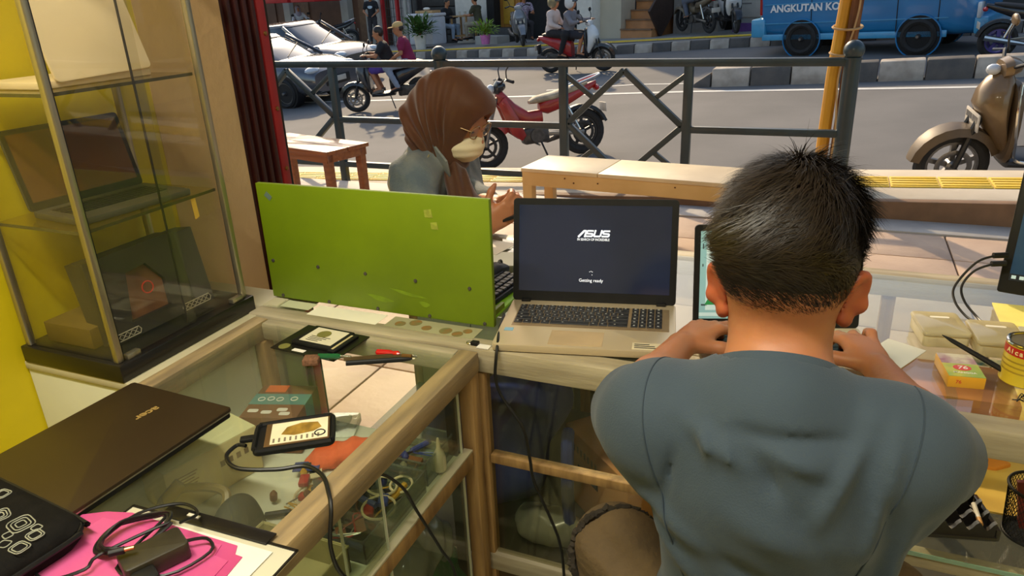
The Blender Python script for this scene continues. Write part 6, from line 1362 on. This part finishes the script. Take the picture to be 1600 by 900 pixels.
pst = thing('plastic_stool', 'stool under the woman behind the counter', 'stool', (-1.13, 2.05, 0))
MB().lathe([(.001, .375), (.15, .375), (.16, .36), (.15, .345), (.001, .345)], 20).build('seat', m_redp, pst)
for k in range(4): a = R(45+90*k); MB().cyl((.11*math.cos(a), .11*math.sin(a), .35), (.15*math.cos(a), .15*math.sin(a), 0), .018).build('leg', m_redp, pst)

# ------------------------------------------------------------------ people in the street
def person(label, mw, J, top, bottom, head='hair', long_sleeve=False, shorts=False, skirt=False, headm=None, shoe=m_blk, h=.02, group=None, hz=1.):
    """J: joints in local metres (x forward)"""
    t = thing('person', label, 'person', mw=mw, group=group)
    V = {k: Vector(v) for k, v in J.items()}
    hd, nk, ch, pv = V['head'], V['neck'], V['chest'], V['pelvis']
    fw_ = V.get('look', Vector((1, 0, -.05))).normalized(); sd2 = Vector((0, 0, 1)).cross(fw_).normalized(); up = fw_.cross(sd2)
    HM = Matrix((fw_, sd2, up)).transposed()
    hq = lambda x, y, z: tuple(hd+HM @ Vector((x, y, z)))
    pr = [eli(hq(-.005, 0, .02), (.095, .074, .10), HM), eli(hq(.03, 0, -.05), (.062, .056, .068), HM), cap(hq(.085, 0, 0), hq(.103, 0, -.025), .010, .016), cap(hq(-.01, .073, -.01), hq(-.02, .08, .01), .012), cap(hq(-.01, -.073, -.01), hq(-.02, -.08, .01), .012), cap(tuple(nk), hq(-.01, 0, -.06), .055, .052)]
    for s in 'LR':
        S_, E_, H_ = V['sh'+s], V['el'+s], V['ha'+s]
        pr += [cap(S_, E_, .044, .036), cap(E_, H_, .036, .026)]
        d = (H_-E_).normalized(); pr += [eli(H_+d*.04, (.048, .034, .018), Matrix((d, d.cross(Vector((0,0,1))).normalized(), d.cross(Vector((0,0,1))).normalized().cross(d))).transposed())]
        sdv = d.cross(Vector((0, 0, 1))).normalized()
        for q in range(4): b0 = H_+d*.075+sdv*(-.026+.0175*q); pr.append({'p': cap(b0, b0+d*.035+Vector((0, 0, -.018)), .0095, .008), 'k': .004}); 
        pr.append({'p': cap(H_+d*.02+sdv*(.03 if s == 'R' else -.03), H_+d*.06+sdv*(.045 if s == 'R' else -.045)+Vector((0, 0, -.015)), .011, .009), 'k': .006})
        Hp, K, F_ = V['hip'+s], V['kn'+s], V['ft'+s]
        pr += [cap(Hp, K, .07, .052), cap(K, F_, .05, .036), cap(F_, F_+Vector((.13, 0, -.03)), .034, .028)]
    sdf_obj('body', pr, m_skinf, t, h*.9, .02, .02)
    shp_ = [cap(pv+Vector((0, 0, .04)), ch, .125, .13), cap(V['shL']*.82+V['shR']*.18, V['shR']*.82+V['shL']*.18, .085, .085), eli(ch, (.105, .15, .15)), eli(pv+Vector((0, 0, .03)), (.125, .15, .12))]
    for s in 'LR':
        e = V['el'+s] if long_sleeve else V['sh'+s]*.4+V['el'+s]*.6
        shp_.append(cap(V['sh'+s], e, .065, .058 if not long_sleeve else .048))
        if long_sleeve: shp_.append(cap(V['el'+s], V['ha'+s], .047, .036))
    sdf_obj('shirt', shp_, top, t, h, .05, .02, post=lambda P, d: d+.004*np.sin(P[:,2]*60+P[:,0]*45))
    tr_ = [eli(pv, (.13, .145, .11))]
    for s in 'LR':
        Hp, K, F_ = V['hip'+s], V['kn'+s], V['ft'+s]
        tr_.append(cap(Hp, K if not shorts else Hp*.08+K*.92, .088, .07 if not shorts else .078))
        if not shorts: tr_.append(cap(K, F_+(K-F_)*.08, .068, .05))
    if skirt: tr_ += [cap(V['knL'], V['knR'], .07), cap((V['knL']+V['knR'])/2, (V['ftL']+V['ftR'])/2+Vector((0, 0, .1)), .1, .11)]
    sdf_obj('skirt' if skirt else ('shorts' if shorts else 'trousers'), tr_, bottom, t, h, .04, .02, post=lambda P, d: d+.004*np.sin(P[:,2]*50+P[:,0]*60))
    for s in 'LR':
        F_ = V['ft'+s]; MB().ring([sring(F_.x-.06, F_.y, F_.z-.035, .025, .03, 10), sring(F_.x, F_.y, F_.z-.025, .045, .04, 10), sring(F_.x+.1, F_.y, F_.z-.045, .05, .028, 10), sring(F_.x+.17, F_.y, F_.z-.055, .03, .015, 10)]).build('shoe', shoe, t)
        MB().ell(hq(.088, .032 if s == 'L' else -.032, .012), (.008, .012, .008)).build('eye', m_eye, t)
    MB().ell(hq(.088, 0, -.062), (.008, .022, .006)).build('mouth', m_lip, t)
    HE = lambda n, x, y, z, a, b, c, m: MB().ell((0, 0, 0), (a, b, c), 16, 12, Matrix.Translation(hq(x, y, z)) @ HM.to_4x4()).build(n, m, t)
    if head == 'hair': sdf_obj('hair', [eli(hq(-.022, 0, .045), (.095, .083, .092), HM), eli(hq(-.05, 0, .0), (.06, .076, .07), HM)], headm or m_hair, t, h*.7, .03)
    elif head == 'cap':
        sdf_obj('hair', [eli(hq(-.045, 0, .01), (.07, .078, .07), HM)], m_hair, t, h*.7, .03)
        c_ = HE('cap', -.012, 0, .065, .105, .086, .068, headm); sdf_obj('cap_peak', [eli(hq(.12, 0, .045), (.075, .07, .012), HM)], headm, t, .008)
    elif head == 'helmet':
        sdf_obj('helmet', [eli(hq(-.015, 0, .045), (.135, .118, .125), HM), eli(hq(-.04, 0, -.02), (.11, .112, .10), HM)], headm, t, .01, .03, post=lambda P, d: np.maximum(d, -(np.sqrt((((P-np.array(hq(.14, 0, -.03)))@np.array(HM)/np.array((.085, .085, .085)))**2).sum(1))-1)*.08))
        sdf_obj('visor', [eli(hq(.035, 0, .05), (.10, .112, .035), HM)], m_tint, t, .008, post=lambda P, d: np.maximum(d, -((P-np.array(hq(.06, 0, 0)))@np.array(HM))[:, 0]))
    elif head == 'scarf': sdf_obj('headscarf', [eli(hq(-.015, 0, .03), (.115, .098, .115), HM), cap(hq(-.02, 0, -.05), tuple(nk+Vector((0, 0, -.04))), .09, .12)], headm, t, .011, .04, post=lambda P, d: np.maximum(d, -(np.sqrt((((P-np.array(hq(.115, 0, -.015)))@np.array(HM)/np.array((.07, .065, .088)))**2).sum(1))-1)*.06))
    return t
def ride(dx=0., dz=0., passenger=False, look=(1, 0, -.08), lean=0.):
    J = dict(pelvis=(-.16+dx, 0, .84+dz), chest=(-.10+dx+lean, 0, 1.13+dz), neck=(-.07+dx+lean, 0, 1.29+dz), head=(-.04+dx+lean, 0, 1.44+dz), look=look,
             shL=(-.09+dx+lean, .18, 1.22+dz), shR=(-.09+dx+lean, -.18, 1.22+dz), hipL=(-.14+dx, .09, .83+dz), hipR=(-.14+dx, -.09, .83+dz))
    if not passenger: J.update(elL=(.07+dx, .27, 1.06+dz), elR=(.07+dx, -.27, 1.06+dz), haL=(.27, .30, 1.05), haR=(.27, -.30, 1.05), knL=(.24, .15, .76), knR=(.24, -.15, .76), ftL=(.12, .15, .40), ftR=(.12, -.15, .40))
    else: J.update(elL=(-.05+dx, .24, 1.02+dz), elR=(-.05+dx, -.24, 1.02+dz), haL=(.13+dx, .16, .94+dz), haR=(.13+dx, -.16, .94+dz), knL=(.27+dx, .22, .80+dz), knR=(.27+dx, -.22, .80+dz), ftL=(.10+dx, .22, .40), ftR=(.10+dx, -.22, .40))
    return J
def stand(turn=0.): return dict(pelvis=(0, 0, .92), chest=(0, 0, 1.25), neck=(.0, 0, 1.45), head=(.02, 0, 1.6), shL=(0, .19, 1.38), shR=(0, -.19, 1.38), elL=(.05, .27, 1.12), elR=(.05, -.27, 1.12), haL=(.22, .14, 1.0), haR=(.22, -.12, 1.02), hipL=(0, .09, .9), hipR=(0, -.09, .9), knL=(.02, .1, .48), knR=(.02, -.1, .48), ftL=(0, .11, .08), ftR=(0, -.11, .08))
def sit(): return dict(pelvis=(0, 0, .50), chest=(.06, 0, .86), neck=(.10, 0, 1.04), head=(.14, 0, 1.19), look=(1, 0, -.3), shL=(.08, .19, .96), shR=(.08, -.19, .96), elL=(.2, .24, .74), elR=(.2, -.24, .74), haL=(.42, .14, .76), haR=(.42, -.12, .76), hipL=(.02, .1, .49), hipR=(.02, -.1, .49), knL=(.42, .13, .47), knR=(.42, -.13, .47), ftL=(.40, .13, .08), ftR=(.40, -.13, .08))
c_ = lambda n, col: mat('cloth_'+n, col, .85, var=.08, scale=6)
MA, MBk = on_road(-8.0, 12.55, 205), on_road(-5.28, 15.9, -6)
MB().ell((-.885, 0, .72), (.035, .08, .035)).build('lit_tail_lamp', mat('lit_tail_lamp', (255, 110, 30), .3, emit=4.), b_A)
person('bare headed rider in a black top and purple shorts driving the black scooter', MA, ride(.02, -.04, lean=.03), c_('black', (36, 35, 38)), c_('purple', (84, 62, 140)), shorts=True, shoe=c_('sandal', (120, 110, 100)))
person('passenger in a maroon shirt and tan cap behind the purple shorts rider', MA, ride(-.34, .0, True), c_('maroon', (134, 32, 72)), c_('jeans', (142, 150, 166)), head='cap', headm=c_('tan', (206, 172, 112)))
person('rider in a white helmet and grey jacket steering the red scooter', MBk, ride(.0, -.02, lean=.02), c_('grey', (126, 122, 126)), c_('darkshort', (46, 44, 50)), head='helmet', headm=m_swhite, long_sleeve=True, shorts=True)
person('passenger in a pale pink jacket, black scarf and olive helmet on the red scooter', MBk, ride(-.38, .02, True), c_('palepink', (214, 196, 188)), c_('black', (36, 35, 38)), head='helmet', headm=mat('olive_helmet', (150, 140, 108), .25, .3, coat=.6), long_sleeve=True, skirt=True)
person('rider on the sport motorcycle at the right edge, bare legs showing', on_road(2.95, 14.75, 2), ride(.0, -.02, lean=.1), c_('greytop', (110, 104, 100)), c_('greyshort', (90, 84, 80)), shorts=True)
def far_m(x, y, rz): m = Matrix.Rotation(R(rz), 4, 'Z'); m.translation = (x, y, far_z(x, y)); return m
pm = person('man in a black t-shirt with a pale chest print standing by the gate', far_m(-15.55, 23.75, -75), stand(), c_('black', (36, 35, 38)), c_('darktrouser', (60, 56, 58)))
MB().prism([(.09*math.cos(a), .05*math.sin(a)*(1.2 if math.sin(a) < 0 else .8)) for a in [2*PI*q/20 for q in range(20)]], 0, .006, frame((.128, 0, 1.27), (0, 1, 0), (0, 0, 1))).build('chest_print', mat('pale_blue_print', (196, 212, 224), .7), pm)
person('woman in a lilac headscarf and white blouse on the dark scooter behind the cars', on_road(-19.2, 24.5, -40, .2), ride(0, 0), c_('whiteblouse', (216, 220, 228)), c_('darktrouser', (60, 56, 58)), head='scarf', headm=c_('lilac', (164, 158, 176)), long_sleeve=True)
person('seated man in a black jacket at the left of the small wooden table', far_m(-12.1, 22.75, -10), sit(), c_('black', (36, 35, 38)), c_('lightjeans', (150, 166, 184)), long_sleeve=True)
person('seated man in an olive t-shirt at the right of the small wooden table', far_m(-10.75, 22.5, 172), sit(), c_('olive', (74, 72, 52)), c_('khaki', (160, 148, 126)))
person('person in a plaid shirt sitting behind the grey parked scooter', far_m(-8.75, 21.4, -55), sit(), mat('plaid_cloth', (96, 60, 96), .85, col2=(196, 186, 196), scale=40), c_('darktrouser', (60, 56, 58)))
person('person in dark clothes sitting on the brown motorcycle across the street', on_road(-3.5, 20.05, 132, .2), ride(.05, 0), c_('black', (36, 35, 38)), c_('slatejean', (92, 98, 112)), long_sleeve=True)

# ================================================================== small things across the street
for x, y, rz, lb, w in ((-12.1, 22.75, -10, 'dark stool under the man in the black jacket', .16), (-10.75, 22.5, 172, 'dark stool under the man in the olive shirt', .16), (-8.75, 21.4, -55, 'dark stool under the person in plaid', .16)):
    s_ = thing('low_stool', lb, 'stool', mw=far_m(x, y, rz)); box('seat', (-w, -w, .36), (w, w, .40), m_charc, s_, .01)
    for a in (-1, 1):
        for b in (-1, 1): box('leg', (a*w*.8-.02, b*w*.8-.02, 0), (a*w*.8+.02, b*w*.8+.02, .36), m_charc, s_)
tbm = thing('cafe_table', 'small wooden table with glasses between the two seated men', 'table', mw=far_m(-11.42, 22.75, -14))
m_tw = wood('pale_table_wood', (196, 156, 104), (172, 130, 82), 'X', 3)
box('table_top', (-.36, -.28, .72), (.36, .28, .76), m_tw, tbm, .008)
for a in (-1, 1):
    for b in (-1, 1): box('leg', (a*.31-.025, b*.23-.025, 0), (a*.31+.025, b*.23+.025, .72), m_tw, tbm)
for b in (-1, 1): box('stretcher', (-.31, b*.23-.015, .12), (.31, b*.23+.015, .17), m_tw, tbm)
for k, (a, b) in enumerate(((-.15, 0), (.0, .08), (.14, -.05))): 
    g_ = tag(MB().lathe([(.02, 0), (.028, .01), (.034, .12), (.03, .12), (.022, .015), (.001, .012)], 12).build('drinking_glass', mat('milky_glass', (206, 200, 186), .2), None), ('left', 'middle', 'right')[k]+' drinking glass on the cafe table across the street', 'glass'); g_.matrix_world = far_m(-11.42, 22.75, -14) @ Matrix.Translation((a, b, .76))
frz = thing('freezer_chest', 'white freezer chest with a lid standing on the far sidewalk', 'freezer', mw=far_m(-12.35, 22.0, -14))
box('body', (-.55, -.32, .03), (.5, .35, .88), mat('freezer_white', (206, 208, 214), .45, var=.04), frz, .06); box('lid', (-.57, -.34, .88), (.52, .37, .97), mat('freezer_lid', (216, 216, 220), .45, var=.04), frz, .03); box('latch', (.0, -.36, .80), (.07, -.32, .93), m_alloy, frz, .01)
tbg = tag(box('serving_tray', (-.4, -.1, .972), (.35, .3, 1.05), m_tw, None, .01), 'brown tray of goods on the freezer lid', 'tray'); tbg.matrix_world = far_m(-12.35, 22.0, -14); cl_ = tag(MB().ell((-.02, .05, 1.10), (.13, .09, .05)).build('white_bundle', m_offw, None), 'white bundle lying on the tray over the freezer', 'bundle'); cl_.matrix_world = far_m(-12.35, 22.0, -14)
def plant(label, x, y, potc, r, hgt, leafm, n, spread, ll):
    p = thing('potted_plant', label, 'plant', mw=far_m(x, y, 20))
    MB().lathe([(.001, 0), (r*.75, 0), (r, hgt), (r*.9, hgt), (r*.85, hgt*.9), (.001, hgt*.9)], 16).build('pot', potc, p)
    b = MB(); rn = random.Random(int(x*-10))
    for k in range(n):
        a = rn.uniform(0, 2*PI); e = rn.uniform(.1, 1.25); d = Vector((math.cos(a)*math.cos(e), math.sin(a)*math.cos(e), math.sin(e))); st_ = Vector((0, 0, hgt))+d*rn.uniform(.04, spread); L_ = ll*rn.uniform(.7, 1.2)
        d2 = (d+Vector((rn.uniform(-.6, .6), rn.uniform(-.6, .6), rn.uniform(-.5, .3)))).normalized(); s_ = d2.cross(Vector((0, 0, 1))).normalized()*L_*.16; m_ = st_+d2*L_*.5+Vector((0, 0, L_*.1)); e_ = st_+d2*L_
        b.add([st_, m_+s_, e_, m_-s_, m_+Vector((0, 0, .015))], [(0, 1, 4), (1, 2, 4), (2, 3, 4), (3, 0, 4)])
    f_ = b.build('foliage', leafm, p); f_['kind'] = 'stuff'
    for k in range(5): a = 2*PI*k/5; MB().tube([(0, 0, hgt*.85), (math.cos(a)*spread*.3, math.sin(a)*spread*.3, hgt+spread*.8)], [.015, .008], 5).build('stem', m_oldwood, p)
plant('bushy green plant in a pink pot on the far sidewalk', -9.85, 21.0, mat('pink_pot', (226, 130, 190), .5), .16, .27, mat('lime_leaf', (130, 160, 44), .5, var=.25), 240, .42, .16)
plant('spiky dark green plant in a white fluted pot beside the freezer', -12.05, 20.95, m_offw, .2, .42, mat('dark_leaf', (70, 104, 44), .5, var=.25), 260, .5, .3)
